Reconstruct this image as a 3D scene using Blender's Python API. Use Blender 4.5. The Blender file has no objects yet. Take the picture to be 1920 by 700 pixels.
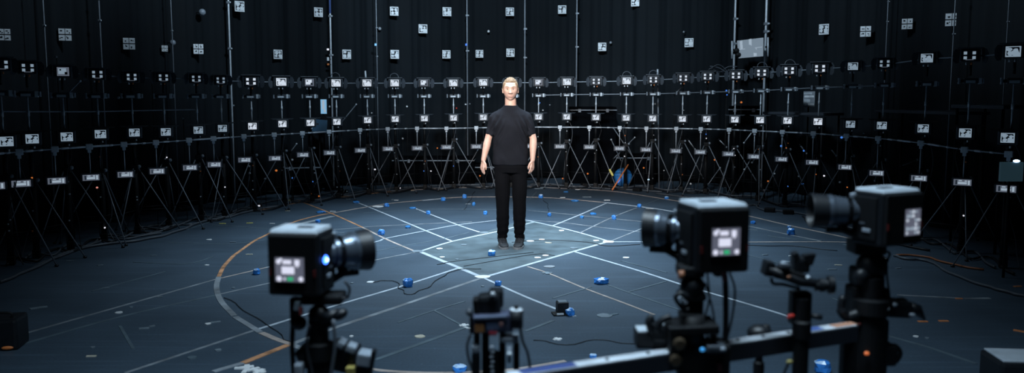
import bpy, bmesh, math, random
from mathutils import Vector, Matrix, noise
R = math.radians
C = bpy.context.scene.collection
rnd = random.Random(7)

# ---------------------------------------------------------------- camera geometry
F = 1590.0; CX, CY = 960.0, 350.0; CAMH = 1.6
TH = math.atan(168 / F)
FW = Vector((0, math.cos(TH), -math.sin(TH))); UP = Vector((0, math.sin(TH), math.cos(TH)))
def ray(x, y): return Vector((1, 0, 0)) * (x - CX) + UP * (CY - y) + FW * F
def at(x, y, Y):
    d = ray(x, y); return Vector((0, 0, CAMH)) + d * (Y / d.y)
def gp(x, y, z=0.0):
    d = ray(x, y); return Vector((0, 0, CAMH)) + d * ((z - CAMH) / d.z)
def lerp(tab, x):
    if x <= tab[0][0]: a, b = tab[0], tab[1]
    elif x >= tab[-1][0]: a, b = tab[-2], tab[-1]
    else:
        for a, b in zip(tab, tab[1:]):
            if a[0] <= x <= b[0]: break
    t = (x - a[0]) / (b[0] - a[0]); return a[1] + (b[1] - a[1]) * t

# ---------------------------------------------------------------- materials
MATS = {}
def mat(name, col, rough=.6, metal=0, emit=None, es=0, spec=.5, var=0.0, scale=20, bump=0.0):
    if name in MATS: return MATS[name]
    m = bpy.data.materials.new(name); m.use_nodes = True
    nt = m.node_tree; b = nt.nodes['Principled BSDF']
    b.inputs['Base Color'].default_value = (*col, 1)
    b.inputs['Roughness'].default_value = rough
    b.inputs['Metallic'].default_value = metal
    b.inputs['Specular IOR Level'].default_value = spec
    if emit:
        b.inputs['Emission Color'].default_value = (*emit, 1); b.inputs['Emission Strength'].default_value = es
    if var or bump:
        tc = nt.nodes.new('ShaderNodeTexCoord'); n = nt.nodes.new('ShaderNodeTexNoise')
        n.inputs['Scale'].default_value = scale; n.inputs['Detail'].default_value = 5
        nt.links.new(tc.outputs['Object'], n.inputs['Vector'])
        if var:
            r = nt.nodes.new('ShaderNodeMapRange')
            r.inputs['From Min'].default_value = .3; r.inputs['From Max'].default_value = .7
            r.inputs['To Min'].default_value = 1 - var; r.inputs['To Max'].default_value = 1 + var
            nt.links.new(n.outputs['Fac'], r.inputs['Value'])
            v = nt.nodes.new('ShaderNodeVectorMath'); v.operation = 'SCALE'
            v.inputs[0].default_value = col; nt.links.new(r.outputs['Result'], v.inputs['Scale'])
            nt.links.new(v.outputs['Vector'], b.inputs['Base Color'])
        if bump:
            bp = nt.nodes.new('ShaderNodeBump'); bp.inputs['Strength'].default_value = bump; bp.inputs['Distance'].default_value = .01
            nt.links.new(n.outputs['Fac'], bp.inputs['Height']); nt.links.new(bp.outputs['Normal'], b.inputs['Normal'])
    MATS[name] = m; return m

M_black = mat('black_plastic', (.007, .009, .012), .45, var=.2, spec=.35)
M_matte = mat('black_matte_metal', (.0035, .0045, .006), .6, var=.2, spec=.3)
M_dgrey = mat('dark_grey_plastic', (.042, .052, .066), .5, var=.15)
M_grey = mat('grey_plastic', (.24, .28, .33), .45, var=.15)
M_top = mat('grey_lid_and_lit_top', (.42, .48, .54), .4, var=.12)  # pale tone paints overhead sheen onto tops of black foreground gear
M_metal = mat('brushed_steel', (.62, .68, .75), .4, .2, var=.1)
M_leg = mat('worn_grey_tube', (.22, .25, .29), .45, .2, var=.15)
M_pale = mat('pale_metal', (.62, .68, .74), .5, .1, var=.1)
M_rail = mat('rail_tube', (.30, .34, .39), .45, .2, var=.15)
M_white = mat('white_card', (.82, .86, .9), .7, var=.05)
M_cardk = mat('black_card', (.012, .014, .02), .7)
M_cardg = mat('grey_card', (.28, .31, .35), .7)
M_rubber = mat('rubber_cable', (.01, .012, .016), .5)
M_cabg = mat('grey_cable', (.09, .105, .125), .45)
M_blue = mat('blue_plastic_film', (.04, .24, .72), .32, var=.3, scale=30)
M_bluel = mat('blue_film_highlight', (.5, .7, .95), .3)  # pale upward facets paint highlights onto the blue blocks
M_blued = mat('flat_blue_film', (.03, .19, .5), .4)
M_orange = mat('orange_paint', (.75, .22, .06), .5)
M_yellow = mat('yellow_tape', (.75, .68, .18), .5)
M_red = mat('red_plastic', (.6, .04, .03), .4)
M_glass = mat('lens_glass', (.01, .012, .03), .04, 0, spec=1)
M_lens = mat('lens_barrel_satin', (.10, .125, .16), .25, .6)
E_white = mat('lit_screen_white', (.1, .1, .1), .5, emit=(.78, .87, 1), es=.75)
E_grey = mat('lit_screen_grey', (.02, .02, .03), .4, emit=(.17, .2, .26), es=.5)
E_whited = mat('dim_screen_white', (.1, .1, .1), .5, emit=(.6, .8, 1), es=.32)
E_lowc = mat('strip_display', (.1, .1, .1), .5, emit=(.6, .75, .9), es=.5)
E_fgw = mat('monitor_white', (.1, .1, .1), .5, emit=(.8, .82, 1), es=.9)
E_fgg = mat('monitor_grey', (.02, .02, .03), .4, emit=(.12, .13, .18), es=.8)
E_green = mat('monitor_green', (.02, .1, .05), .4, emit=(.02, .45, .18), es=.9)
E_blueled = mat('blue_led', (.02, .05, .3), .4, emit=(.04, .16, 1), es=6)
E_bluewh = mat('blue_white_led', (.3, .4, .8), .4, emit=(.45, .7, 1), es=5)
E_wled = mat('white_led', (.5, .5, .5), .4, emit=(.9, .9, 1), es=.8)
E_oled = mat('orange_led', (.5, .1, .02), .4, emit=(1, .28, .06), es=.5)
E_rled = mat('red_led', (.5, .02, .02), .4, emit=(1, .08, .05), es=.5)
E_bled = mat('small_blue_led', (.02, .05, .4), .4, emit=(.08, .3, 1), es=.7)
E_panel = mat('lit_panel', (.05, .05, .06), .3, emit=(.22, .29, .36), es=.75)
E_panel2 = mat('lit_panel_bright', (.05, .05, .06), .3, emit=(.4, .5, .6), es=.8)
E_phone = mat('lit_phone_blue', (.05, .05, .06), .3, emit=(.2, .45, .7), es=.9)

# ---------------------------------------------------------------- mesh builder
class MB:
    def __init__(s): s.bm = bmesh.new(); s.mats = []
    def mi(s, m):
        if m not in s.mats: s.mats.append(m)
        return s.mats.index(m)
    def _fin(s, faces, m, smooth=False):
        i = s.mi(m)
        for f in faces: f.material_index = i; f.smooth = smooth
    def box(s, c, size, m, rot=None, bevel=0, taper=None, seg=2):
        mx = Matrix.Translation(Vector(c)) @ (rot.to_4x4() if rot else Matrix.Identity(4))
        g = bmesh.ops.create_cube(s.bm, size=1)
        vs = g['verts']
        for v in vs:
            v.co = Vector((v.co.x * size[0], v.co.y * size[1], v.co.z * size[2]))
            if taper and v.co.y > 0: v.co.x *= taper; v.co.z *= taper
        for v in vs: v.co = mx @ v.co
        fs = list({f for v in vs for f in v.link_faces})
        if bevel:
            es = list({e for v in vs for e in v.link_edges})
            r = bmesh.ops.bevel(s.bm, geom=es, offset=bevel, segments=seg, affect='EDGES', profile=.6)
            fs = list({f for v in r['verts'] for f in v.link_faces} | {f for f in fs if f.is_valid})
        s._fin(fs, m); return s
    def tube(s, pts, r, m, n=8, cap=True):
        pts = [Vector(p) for p in pts]
        rs = r if isinstance(r, (list, tuple)) else [r] * len(pts)
        rings = []; prev = None
        for i, p in enumerate(pts):
            a = pts[max(i - 1, 0)]; b = pts[min(i + 1, len(pts) - 1)]
            t = (b - a)
            t = t.normalized() if t.length > 1e-9 else Vector((0, 0, 1))
            if prev is None:
                q = Vector((0, 0, 1)) if abs(t.z) < .9 else Vector((1, 0, 0))
                u = t.cross(q).normalized()
            else:
                u = prev - t * prev.dot(t)
                u = u.normalized() if u.length > 1e-6 else t.orthogonal().normalized()
            prev = u; w = t.cross(u)
            rings.append([s.bm.verts.new(p + (u * math.cos(2 * math.pi * k / n) + w * math.sin(2 * math.pi * k / n)) * rs[i]) for k in range(n)])
        fs = []
        for A, B in zip(rings, rings[1:]):
            for k in range(n): fs.append(s.bm.faces.new((A[k], A[(k + 1) % n], B[(k + 1) % n], B[k])))
        s._fin(fs, m, True)
        if cap:
            s._fin([s.bm.faces.new(rings[0][::-1]), s.bm.faces.new(rings[-1])], m)
        return s
    def cyl(s, p0, p1, r, m, n=20): return s.tube([p0, p1], r, m, n)
    def lathe(s, p0, p1, prof, m, n=28):
        """prof: list of (t along axis in metres, radius)"""
        p0 = Vector(p0); d = (Vector(p1) - p0).normalized()
        u = d.orthogonal().normalized(); w = d.cross(u); rings = []
        for t, r in prof:
            rings.append([s.bm.verts.new(p0 + d * t + (u * math.cos(2 * math.pi * k / n) + w * math.sin(2 * math.pi * k / n)) * max(r, 1e-4)) for k in range(n)])
        fs = []
        for A, B in zip(rings, rings[1:]):
            for k in range(n): fs.append(s.bm.faces.new((A[k], A[(k + 1) % n], B[(k + 1) % n], B[k])))
        fs += [s.bm.faces.new(rings[0][::-1]), s.bm.faces.new(rings[-1])]
        s._fin(fs, m); return s
    def ell(s, c, r, m, rot=None, u=16, v=10):
        g = bmesh.ops.create_uvsphere(s.bm, u_segments=u, v_segments=v, radius=1)
        for q in g['verts']:
            p = Vector((q.co.x * r[0], q.co.y * r[1], q.co.z * r[2]))
            if rot: p = rot @ p
            q.co = p + Vector(c)
        s._fin({f for q in g['verts'] for f in q.link_faces}, m, True); return s
    def poly(s, pts, m):
        s._fin([s.bm.faces.new([s.bm.verts.new(Vector(p)) for p in pts])], m); return s
    def prism(s, pts, d, m):
        """pts: outline; d: extrusion vector"""
        d = Vector(d); A = [s.bm.verts.new(Vector(p)) for p in pts]; B = [s.bm.verts.new(Vector(p) + d) for p in pts]
        fs = [s.bm.faces.new(A), s.bm.faces.new(B[::-1])]; n = len(A)
        for k in range(n): fs.append(s.bm.faces.new((A[k], B[k], B[(k + 1) % n], A[(k + 1) % n])))
        bmesh.ops.recalc_face_normals(s.bm, faces=fs)
        s._fin(fs, m); return s
    def build(s, name, parent=None, world=False, **kw):
        if world and parent is not None:
            inv = Matrix.Translation(-Vector(parent['_w']))
            bmesh.ops.transform(s.bm, matrix=inv, verts=s.bm.verts)
        me = bpy.data.meshes.new(name); s.bm.to_mesh(me); s.bm.free()
        for m in s.mats: me.materials.append(m)
        o = bpy.data.objects.new(name, me); C.objects.link(o)
        if parent is not None: o.parent = parent
        if '_w' not in o: 
            o['_w'] = tuple(parent['_w']) if (world and parent is not None) else (0, 0, 0)
        for k, v in kw.items(): o[k] = v
        return o
def RZ(a): return Matrix.Rotation(a, 3, 'Z')
def RX(a): return Matrix.Rotation(a, 3, 'X')
def RY(a): return Matrix.Rotation(a, 3, 'Y')
def thing(name, label, cat, loc=(0, 0, 0), rz=0, group=None):
    o = bpy.data.objects.new(name, None); C.objects.link(o); o.empty_display_size = .05
    o.location = loc; o.rotation_euler = (0, 0, rz); o['label'] = label; o['category'] = cat; o['_w'] = tuple(loc)
    if group: o['group'] = group
    return o
def tag(o, label, cat, group=None):
    o['label'] = label; o['category'] = cat
    if group: o['group'] = group
    return o
def struct(o): o['kind'] = 'structure'; return o
def copy_tree(o, parent=None):
    c = o.copy(); C.objects.link(c)
    if parent is not None: c.parent = parent
    for ch in list(o.children): copy_tree(ch, c)
    return c
ORD = ['zeroth', 'first', 'second', 'third', 'fourth', 'fifth', 'sixth', 'seventh', 'eighth', 'ninth', 'tenth', 'eleventh', 'twelfth', 'thirteenth', 'fourteenth', 'fifteenth', 'sixteenth', 'seventeenth', 'eighteenth']

def smooth_path(pts, n=6):
    pts = [Vector(p) for p in pts]
    if len(pts) < 3: return pts
    q = [pts[0] * 2 - pts[1]] + pts + [pts[-1] * 2 - pts[-2]]; out = []
    for i in range(1, len(q) - 2):
        for k in range(n):
            t = k / n; a, b, c, d = q[i - 1:i + 3]
            out.append(.5 * ((2 * b) + (c - a) * t + (2 * a - 5 * b + 4 * c - d) * t * t + (3 * b - a - 3 * c + d) * t ** 3))
    out.append(pts[-1]); return out

# ================================================================ ROOM
def floor_material():
    m = bpy.data.materials.new('floor_vinyl'); m.use_nodes = True; nt = m.node_tree; b = nt.nodes['Principled BSDF']
    L = nt.links.new; N = nt.nodes.new
    tc = N('ShaderNodeTexCoord')
    n1 = N('ShaderNodeTexNoise'); n1.inputs['Scale'].default_value = .9; n1.inputs['Detail'].default_value = 6; L(tc.outputs['Object'], n1.inputs['Vector'])
    n2 = N('ShaderNodeTexNoise'); n2.inputs['Scale'].default_value = 60; n2.inputs['Detail'].default_value = 3; L(tc.outputs['Object'], n2.inputs['Vector'])
    # directional scuffs
    mp = N('ShaderNodeMapping'); mp.inputs['Rotation'].default_value = (0, 0, R(52)); mp.inputs['Scale'].default_value = (.5, 14, 1); L(tc.outputs['Object'], mp.inputs['Vector'])
    n3 = N('ShaderNodeTexNoise'); n3.inputs['Scale'].default_value = 1.6; n3.inputs['Detail'].default_value = 5; L(mp.outputs['Vector'], n3.inputs['Vector'])
    mp2 = N('ShaderNodeMapping'); mp2.inputs['Rotation'].default_value = (0, 0, R(-38)); mp2.inputs['Scale'].default_value = (.6, 22, 1); L(tc.outputs['Object'], mp2.inputs['Vector'])
    n4 = N('ShaderNodeTexNoise'); n4.inputs['Scale'].default_value = 1.3; n4.inputs['Detail'].default_value = 6; L(mp2.outputs['Vector'], n4.inputs['Vector'])
    def mr(src, a, c, lo, hi):
        r = N('ShaderNodeMapRange'); r.inputs['From Min'].default_value = a; r.inputs['From Max'].default_value = c
        r.inputs['To Min'].default_value = lo; r.inputs['To Max'].default_value = hi; L(src, r.inputs['Value']); return r.outputs['Result']
    def mul(x, y):
        q = N('ShaderNodeMath'); q.operation = 'MULTIPLY'; L(x, q.inputs[0]); L(y, q.inputs[1]); return q.outputs[0]
    f = mul(mul(mr(n1.outputs['Fac'], .3, .7, .8, 1.2), mr(n2.outputs['Fac'], .3, .7, .88, 1.12)), mul(mr(n3.outputs['Fac'], .55, .75, 1, 1.35), mr(n4.outputs['Fac'], .58, .75, 1, 1.3)))
    sp = N('ShaderNodeTexVoronoi'); sp.inputs['Scale'].default_value = 9; L(tc.outputs['Object'], sp.inputs['Vector'])
    fl = mr(sp.outputs['Distance'], .035, .055, 1.9, 1)
    f = mul(f, fl)
    v = N('ShaderNodeVectorMath'); v.operation = 'SCALE'; v.inputs[0].default_value = (.046, .073, .104); L(f, v.inputs['Scale'])
    L(v.outputs['Vector'], b.inputs['Base Color'])
    L(mr(n1.outputs['Fac'], .3, .7, .5, .68), b.inputs['Roughness'])
    b.inputs['Specular IOR Level'].default_value = .35
    bp = N('ShaderNodeBump'); bp.inputs['Strength'].default_value = .12; bp.inputs['Distance'].default_value = .004
    L(n2.outputs['Fac'], bp.inputs['Height']); L(bp.outputs['Normal'], b.inputs['Normal'])
    return m
M_floor = floor_material()
M_wall = mat('dark_wall_paint', (.012, .014, .018), .9, var=.1)
M_mat = mat('worn_platform', (.082, .118, .140), .5, var=.3, scale=5)
M_tapew = mat('white_floor_tape', (.44, .51, .58), .55, var=.25, scale=8)
M_tapeg = mat('grey_floor_tape', (.21, .24, .27), .6, var=.45, scale=6)
M_tapef = mat('faint_scuffed_line', (.085, .125, .155), .6, var=.3, scale=6)
M_tapeo = mat('orange_floor_tape', (.50, .25, .13), .55, var=.5, scale=8)
M_tapep = mat('pale_orange_tape', (.42, .36, .33), .55, var=.3, scale=8)
M_dot = mat('white_floor_dot', (.75, .78, .8), .6, var=.1)
M_dotg = mat('grey_floor_dot', (.17, .22, .26), .6, var=.2)
M_seam = mat('dark_floor_seam', (.015, .02, .026), .6)
M_dotc = mat('cream_floor_dot', (.55, .52, .42), .6, var=.1)
M_doto = mat('orange_floor_scrap', (.7, .25, .1), .6, var=.1)

mb = MB(); mb.box((0, 7, -.05), (17, 24, .1), M_floor); FLOOR = struct(mb.build('floor'))
for nm, c, s in (('wall_left', (-8, 7, 2.9), (.2, 24, 6.0)), ('wall_right', (8, 7, 2.9), (.2, 24, 6.0)),
                 ('wall_back', (0, 18.6, 2.9), (16.2, .2, 6.0)), ('wall_front', (0, -4.6, 2.9), (16.2, .2, 6.0))):
    mb = MB(); mb.box(c, s, M_wall); struct(mb.build(nm))
mb = MB(); mb.box((0, 7, 5.95), (17, 24, .1), M_wall); struct(mb.build('ceiling'))

# ---- worn platform square and floor lines (ground coordinates measured from the photograph)
zc = [.0012]
def ribbon(pts, w, m, name='tape_line', lab=None, curve=True):
    zc[0] += .00005
    P = [gp(*p) for p in pts]
    if curve and len(P) > 2: P = smooth_path(P, 5)
    z = zc[0]; mb = MB(); L = []; Q = []
    for i, p in enumerate(P):
        t = (P[min(i + 1, len(P) - 1)] - P[max(i - 1, 0)]); t.z = 0; t.normalize(); n = Vector((-t.y, t.x, 0)) * w / 2
        L.append(Vector((p.x, p.y, z)) + n); Q.append(Vector((p.x, p.y, z)) - n)
    i0 = mb.mi(m); a = [mb.bm.verts.new(v) for v in L]; b = [mb.bm.verts.new(v) for v in Q]
    for k in range(len(a) - 1): mb.bm.faces.new((b[k], b[k + 1], a[k + 1], a[k])).material_index = i0
    r = bmesh.ops.extrude_face_region(mb.bm, geom=list(mb.bm.faces))
    for v in [g for g in r['geom'] if isinstance(g, bmesh.types.BMVert)]: v.co.z = -.0005
    bmesh.ops.recalc_face_normals(mb.bm, faces=mb.bm.faces)
    o = mb.build(name, FLOOR)
    if lab: o['label'] = lab
    return o
D = [gp(787, 472), gp(905, 521), gp(1142, 453), gp(985, 412)]
mb = MB(); mb.prism([(p.x, p.y, .0010) for p in D], (0, 0, -.0018), M_mat)
o = mb.build('worn_square', FLOOR); o['label'] = 'lighter worn grey square under the standing man'
W_, G_, F_, O_, PO_ = M_tapew, M_tapeg, M_tapef, M_tapeo, M_tapep
lines = [
 ([(787,472),(905,521)],.05,W_), ([(905,521),(1142,453)],.04,W_), ([(1142,453),(1088,437),(1036,424),(986,413),(962,409)],.035,W_), ([(787,472),(848,453),(934,434),(1000,417)],.035,W_),
 ([(905,521),(733,580)],.04,G_), ([(733,580),(617,619),(547,646)],.045,G_),
 ([(235,700),(480,619)],.028,G_), ([(480,619),(617,577),(760,535),(857,504)],.03,W_),
 ([(32,630),(402,525)],.028,G_), ([(402,525),(500,502)],.025,PO_), ([(500,502),(700,455),(721,448),(798,433),(858,422),(935,413)],.025,W_),
 ([(0,658),(220,596),(405,554)],.03,F_), ([(405,554),(480,537),(700,489),(787,472)],.026,G_),
 ([(317,455),(380,457),(430,458),(497,450)],.022,F_), ([(398,422),(460,426),(508,430)],.022,F_), ([(508,431),(621,431),(700,425),(800,420),(885,416)],.022,G_),
 ([(556,375),(622,401),(680,427)],.03,O_), ([(680,427),(722,448),(776,471)],.03,PO_),
 ([(664,378),(690,388),(767,420),(798,433),(848,453)],.028,W_), ([(773,389),(858,422),(906,438)],.028,W_),
 ([(702,472),(754,462),(828,449),(880,436)],.02,F_),
 ([(992,395),(1080,403.6),(1140,409.6),(1208,416.4),(1262,424),(1420,432)],.022,G_), ([(680,400),(790,393),(870,392.6),(930,393),(992,395)],.018,F_),
 ([(962,411),(992,413.5),(1056,418),(1120,426),(1206,436)],.022,G_),
 ([(993,374),(1006,360)],.02,F_), ([(1140,380),(1090,402),(1036,424)],.026,W_), ([(1194,390),(1146,409),(1088,437)],.024,G_), ([(1196,389),(1236,374)],.018,F_),
 ([(1147,452),(1206,428),(1262,404)],.022,G_), ([(1142,454),(1212,454),(1400,455)],.03,W_), ([(1400,454.5),(1540,454),(1604,455)],.032,PO_),
 ([(1075,472),(1187,505),(1280,535)],.032,W_), ([(1280,535),(1440,582),(1485,597)],.03,W_), ([(1655,628),(1740,652),(1830,683)],.03,F_),
 ([(989,500.6),(1028,513),(1094,540.6),(1170,569),(1227,591)],.022,PO_), ([(905,521),(980,555),(1044,580.6),(1078,594)],.03,W_),
 ([(1140,535),(1177,548.6),(1280,584)],.02,F_), ([(1177,548.6),(1250,528)],.02,F_), ([(1037,560),(1108,539)],.02,F_), ([(985,622),(1037,602)],.03,F_),
 ([(746,606),(814,583),(871,566)],.018,F_), ([(814,583),(868,612)],.018,F_), ([(700,677),(790,645),(880,612)],.035,F_),
 ([(172,547),(310,510)],.02,F_), ([(225,612),(250,655)],.02,F_), ([(250,492),(350,495),(400,482)],.018,F_), ([(320,438),(360,428),(398,415)],.02,F_),
 ([(1682,554),(1800,560)],.03,G_), ([(1808,561),(1856,560)],.04,G_), ([(1581,459),(1631,467)],.07,F_), ([(1440,443),(1480,448),(1540,452)],.03,F_),
 ([(1360,470),(1430,486),(1480,500)],.018,F_), ([(1165,490),(1250,512)],.018,F_), ([(1560,560),(1640,590)],.02,F_),
 # inner ring
 ([(438,480),(420,500),(410,520)],.036,O_), ([(410,520),(406,540),(414,565),(439,593)],.045,G_), ([(441,595),(480,619),(488,624)],.045,G_), ([(490,625),(518,637),(546,647)],.045,PO_), ([(548,648),(580,660)],.05,G_),
 ([(640,681),(700,694),(780,700),(860,700),(960,694),(1060,678)],.032,PO_),
 ([(438,480),(476,453),(498,442)],.032,O_), ([(498,442),(530,426),(560,414),(600,404),(624,400)],.032,O_), ([(624,400),(680,390),(730,382),(792,376)],.03,PO_),
 ([(792,376),(828,372.6),(870,370),(926,369.6)],.03,PO_), ([(926,369.6),(992,370),(1056,373),(1132,380)],.034,PO_), ([(1132,380),(1200,388),(1240,393.6),(1290,402)],.036,W_), ([(1290,402),(1340,412),(1410,426),(1471,439),(1540,453)],.03,G_),
 ([(792,376.5),(828,373)],.06,W_), ([(560,421),(624,406)],.08,G_),
 # outer ring
 ([(436,404),(490,394),(570,379),(700,363),(774,356.5)],.034,O_), ([(774,356.5),(846,353),(926,351.4),(992,351),(1048,353.3),(1118,356.5)],.034,PO_), ([(1118,356.5),(1166,361),(1236,372),(1300,383),(1410,407)],.032,PO_), ([(1410,407),(1478,423),(1558,440),(1599,449)],.03,PO_),
 ([(400,698),(455,682)],.04,G_), ([(455,682),(500,664),(540,648)],.045,O_),
 # dark seams
 ([(820,497),(860,490),(1000,474)],.015,M_seam), ([(960,455),(1020,451),(1100,455),(1140,462),(1200,459)],.02,M_seam),
 ([(1040,480),(1000,478),(870,500)],.012,M_seam),
]
for i, (p, w, m) in enumerate(lines):
    ribbon(p, w, m, lab={O_: 'orange tape', F_: 'faint scuffed grey line', M_seam: 'thin dark seam'}.get(m))
def mark(x, y, r, m, kind='disc', rot=0, lab=None):
    c = gp(x, y); zc[0] += .00003; mb = MB(); z = zc[0]
    if kind == 'disc':
        pts = [(c.x + r * math.cos(a * R(30)) * (1 + .1 * math.sin(a * 2.3 + x)), c.y + r * math.sin(a * R(30)) * (1 + .1 * math.sin(a * 1.7 + y)), z) for a in range(12)]
        mb.prism(pts, (0, 0, -z - .0005), m)
    elif kind == 'cross':
        for q in (0, 1):
            d = Vector((math.cos(rot + q * 1.45), math.sin(rot + q * 1.45), 0)) * r; n = Vector((-d.y, d.x, 0)) * .38
            zz = z + q * .0004
            mb.prism([(c + d + n + Vector((0, 0, zz))), (c - d + n + Vector((0, 0, zz))), (c - d - n + Vector((0, 0, zz))), (c + d - n + Vector((0, 0, zz)))], (0, 0, -zz - .0005), m)
    else:
        d = Vector((math.cos(rot), math.sin(rot), 0)) * r; n = Vector((-d.y, d.x, 0)) * .35; zz = Vector((0, 0, z))
        mb.prism([c + d + n * .8 + zz, c - d + n + zz, c - d * .9 - n + zz, c + d - n + zz], (0, 0, -z - .0005), m)
    o = mb.build('floor_mark', FLOOR)
    return o
for a in [(905,520,.10,M_dot),(1141,454,.10,M_dot),(783,472,.09,M_dotg),(392,450,.045,M_dot),(223,587,.04,M_dot),(390,608,.03,M_dot),(131,490,.05,M_dotg,'bar',.3),(287,480,.045,M_dotg,'bar',.2),
          (188,498,.04,M_dotg,'bar',.9),(388,498,.03,M_dot),(404,605,.05,M_dotg,'bar',.5),(171,669,.045,M_dotc,'bar',.1),(174,652,.02,M_dotg),(198,541,.04,M_dotg,'bar',.3),(246,577,.02,M_dotg),(72,578,.09,M_dotg,'bar',.7),
          (787,632,.05,M_dotc),(695,530,.05,M_dot),(870,611,.05,M_dot,'cross',.3),(876,616,.04,M_dot,'bar',-.6),(829,483,.04,M_dot),(823,469,.03,M_dotg),(870,460,.05,M_dotg),(857,487,.03,M_dotg),(824,467,.05,M_dot),
          (1045,637,.045,M_dot,'cross',.5),(1133,593,.08,M_dotg),(1150,591,.06,M_tapef,'bar',.6),(1030,501,.08,M_tapeg),(1026,513,.07,M_dotg,'cross',.2),(1174,484,.05,M_dot),(1008,484,.05,M_dot),(1023,480,.05,M_dot),(1075,466,.05,M_dot),
          (1053,433,.05,M_dot),(1118,452,.05,M_dot),(994,453,.06,M_dot),(1016,450,.05,M_dot),(1028,456,.06,M_dotc,'bar',-.5),(1076,466,.06,M_dotg),(1572,498,.05,M_dotc,'bar',-.2),(1475,492,.06,M_dotg),(1560,506,.06,M_dotg,'bar',0),
          (1684,504,.04,M_dotg,'bar',.2),(1717,632,.025,M_dot),(1738,635,.02,M_dotg),(1769,603,.05,M_doto,'bar',0),(1730,604,.05,M_doto,'bar',0),(1798,561,.04,M_doto,'bar',0),(1912,622,.06,M_doto,'bar',-.8),
          (1908,538,.05,M_doto,'bar',.2),(1588,694,.04,M_doto,'bar',-.3),(467,478,.05,M_dotc,'bar',.1),(417,420,.06,M_yellow,'bar',0),(468,419,.06,M_yellow,'bar',.1),(510,420,.05,M_dot,'bar',0),(508,432,.045,M_dotg,'bar',0),
          (437,455,.05,M_dotg,'bar',0),(539,396,.05,M_dotc,'bar',0),(624,397,.06,M_dot,'bar',0),(653,371,.05,M_dotc,'bar',0),(653,374,.05,M_dotg,'bar',0),(774,358,.05,M_dotc,'bar',0),(828,355,.05,M_dotc,'bar',0),(891,353,.06,M_dotc,'bar',0),
          (743,376,.05,M_dot,'bar',0),(736,375,.03,M_dotg),(709,388,.12,M_dot),(1083,356,.06,M_dot,'bar',0),(1138,376,.07,M_dot,'bar',0),(1055,371,.06,M_dot,'bar',0),(1218,392,.08,M_dot,'bar',0),(907,437,.08,M_dotg),
          (878,383,.06,M_dotg,'bar',0),(1100,370,.1,M_dotg,'bar',.2),(1010,354,.12,M_dotg,'bar',.3),(1020,352,.10,M_dotg,'bar',-.2),(438,541,.02,M_dotg),(659,632,.02,M_dot),(660,532,.02,M_dotg),(905,538,.02,M_dotg),
          (1434,479,.05,M_dotg,'bar',.4),(1484,481,.04,M_dot,'bar',0),(640,438,.05,M_dotg,'bar',.2),(300,558,.03,M_dotg,'bar',.2),(270,617,.05,M_dotg,'bar',.3),(285,613,.03,M_dotg,'bar',.8),(409,658,.03,M_dotg),(360,672,.04,M_tapef)]:
    mark(*(a[:2] + (a[2] * .68,) + a[3:]))
# taped scribble at the bottom edge
for k, (x, y) in enumerate([(452, 692), (463, 690), (474, 694), (486, 698), (460, 697)]): mark(x, y, .04, M_dot, 'cross' if k % 2 else 'bar', .4 * k)

# ================================================================ CURTAINS
YR = [(0, 8.0), (100, 8.7), (200, 9.5), (300, 10.3), (400, 11.1), (457, 11.7), (570, 12.8), (676, 13.8), (784, 14.6), (895, 14.9), (960, 15.0), (1060, 15.0), (1172, 14.8),
      (1280, 14.3), (1380, 13.6), (1440, 12.9), (1500, 12.2), (1575, 11.5), (1627, 10.9), (1700, 10.1), (1790, 8.9), (1900, 7.9)]
def Yr(x): return lerp(YR, x)
def Yc(x): return Yr(x) + 1.7
plan = [Vector((-6.5, -1, 0)), Vector((-6.5, 3, 0)), Vector((-6.4, 7, 0))]
for x in (0, 100, 200, 300, 400, 500, 620, 740, 875, 985, 1080, 1180, 1290, 1376, 1434, 1530, 1660, 1787, 1885):
    Y = Yc(x); p = at(x, 200, Y); plan.append(Vector((p.x, p.y, 0)))
plan += [Vector((6.1, 7, 0)), Vector((6.2, 3, 0)), Vector((6.2, -1, 0))]
pl = smooth_path(plan, 8)
# arc-length resample
acc = [0]
for a, b in zip(pl, pl[1:]): acc.append(acc[-1] + (b - a).length)
def along(s):
    for i in range(len(acc) - 1):
        if acc[i] <= s <= acc[i + 1]:
            t = (s - acc[i]) / (acc[i + 1] - acc[i]); p = pl[i].lerp(pl[i + 1], t); d = (pl[i + 1] - pl[i]).normalized()
            return p, Vector((d.y, -d.x, 0))
    d = (pl[-1] - pl[-2]).normalized(); return pl[-1].copy(), Vector((d.y, -d.x, 0))
STAB = []
for _i in range(1200):
    _s = acc[-1] * _i / 1199; _p, _n = along(_s)
    if _p.y > 1: STAB.append((_p.x / _p.y * math.cos(TH), _s))
def s_of_px(x):
    k = (x - CX) / F
    return min(STAB, key=lambda q: abs(q[0] - k))[1]
M_curt = mat('black_velvet_curtain', (.0030, .0058, .0088), .85, spec=.25, var=.15, scale=1.5)
def fold(s): return .045 * math.sin(s * 11 + 2 * noise.noise(Vector((s * .7, 0, 0)))) + .035 * noise.noise(Vector((s * 4, 3, 0))) * 2 + .015 * math.sin(s * 41)
cuts = [0] + [s_of_px(x) for x in (88, 325, 621, 876, 1081, 1376, 1660, 1885)] + [acc[-1]]
clab = ['black curtain panel along the near left side, only its end by the left edge seen', 'black curtain panel on the left between the first and third vertical poles', 'black curtain panel with high markers above the left camera rows',
        'black curtain panel left of the standing man, hung behind four markers', 'black curtain panel straight behind the standing man', 'black curtain panel just right of the standing man up to the grey display',
        'black curtain panel behind the grey display and right camera rows', 'black curtain panel at far right behind the last high markers', 'black curtain panel along the near right side beyond the last pole']
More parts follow.
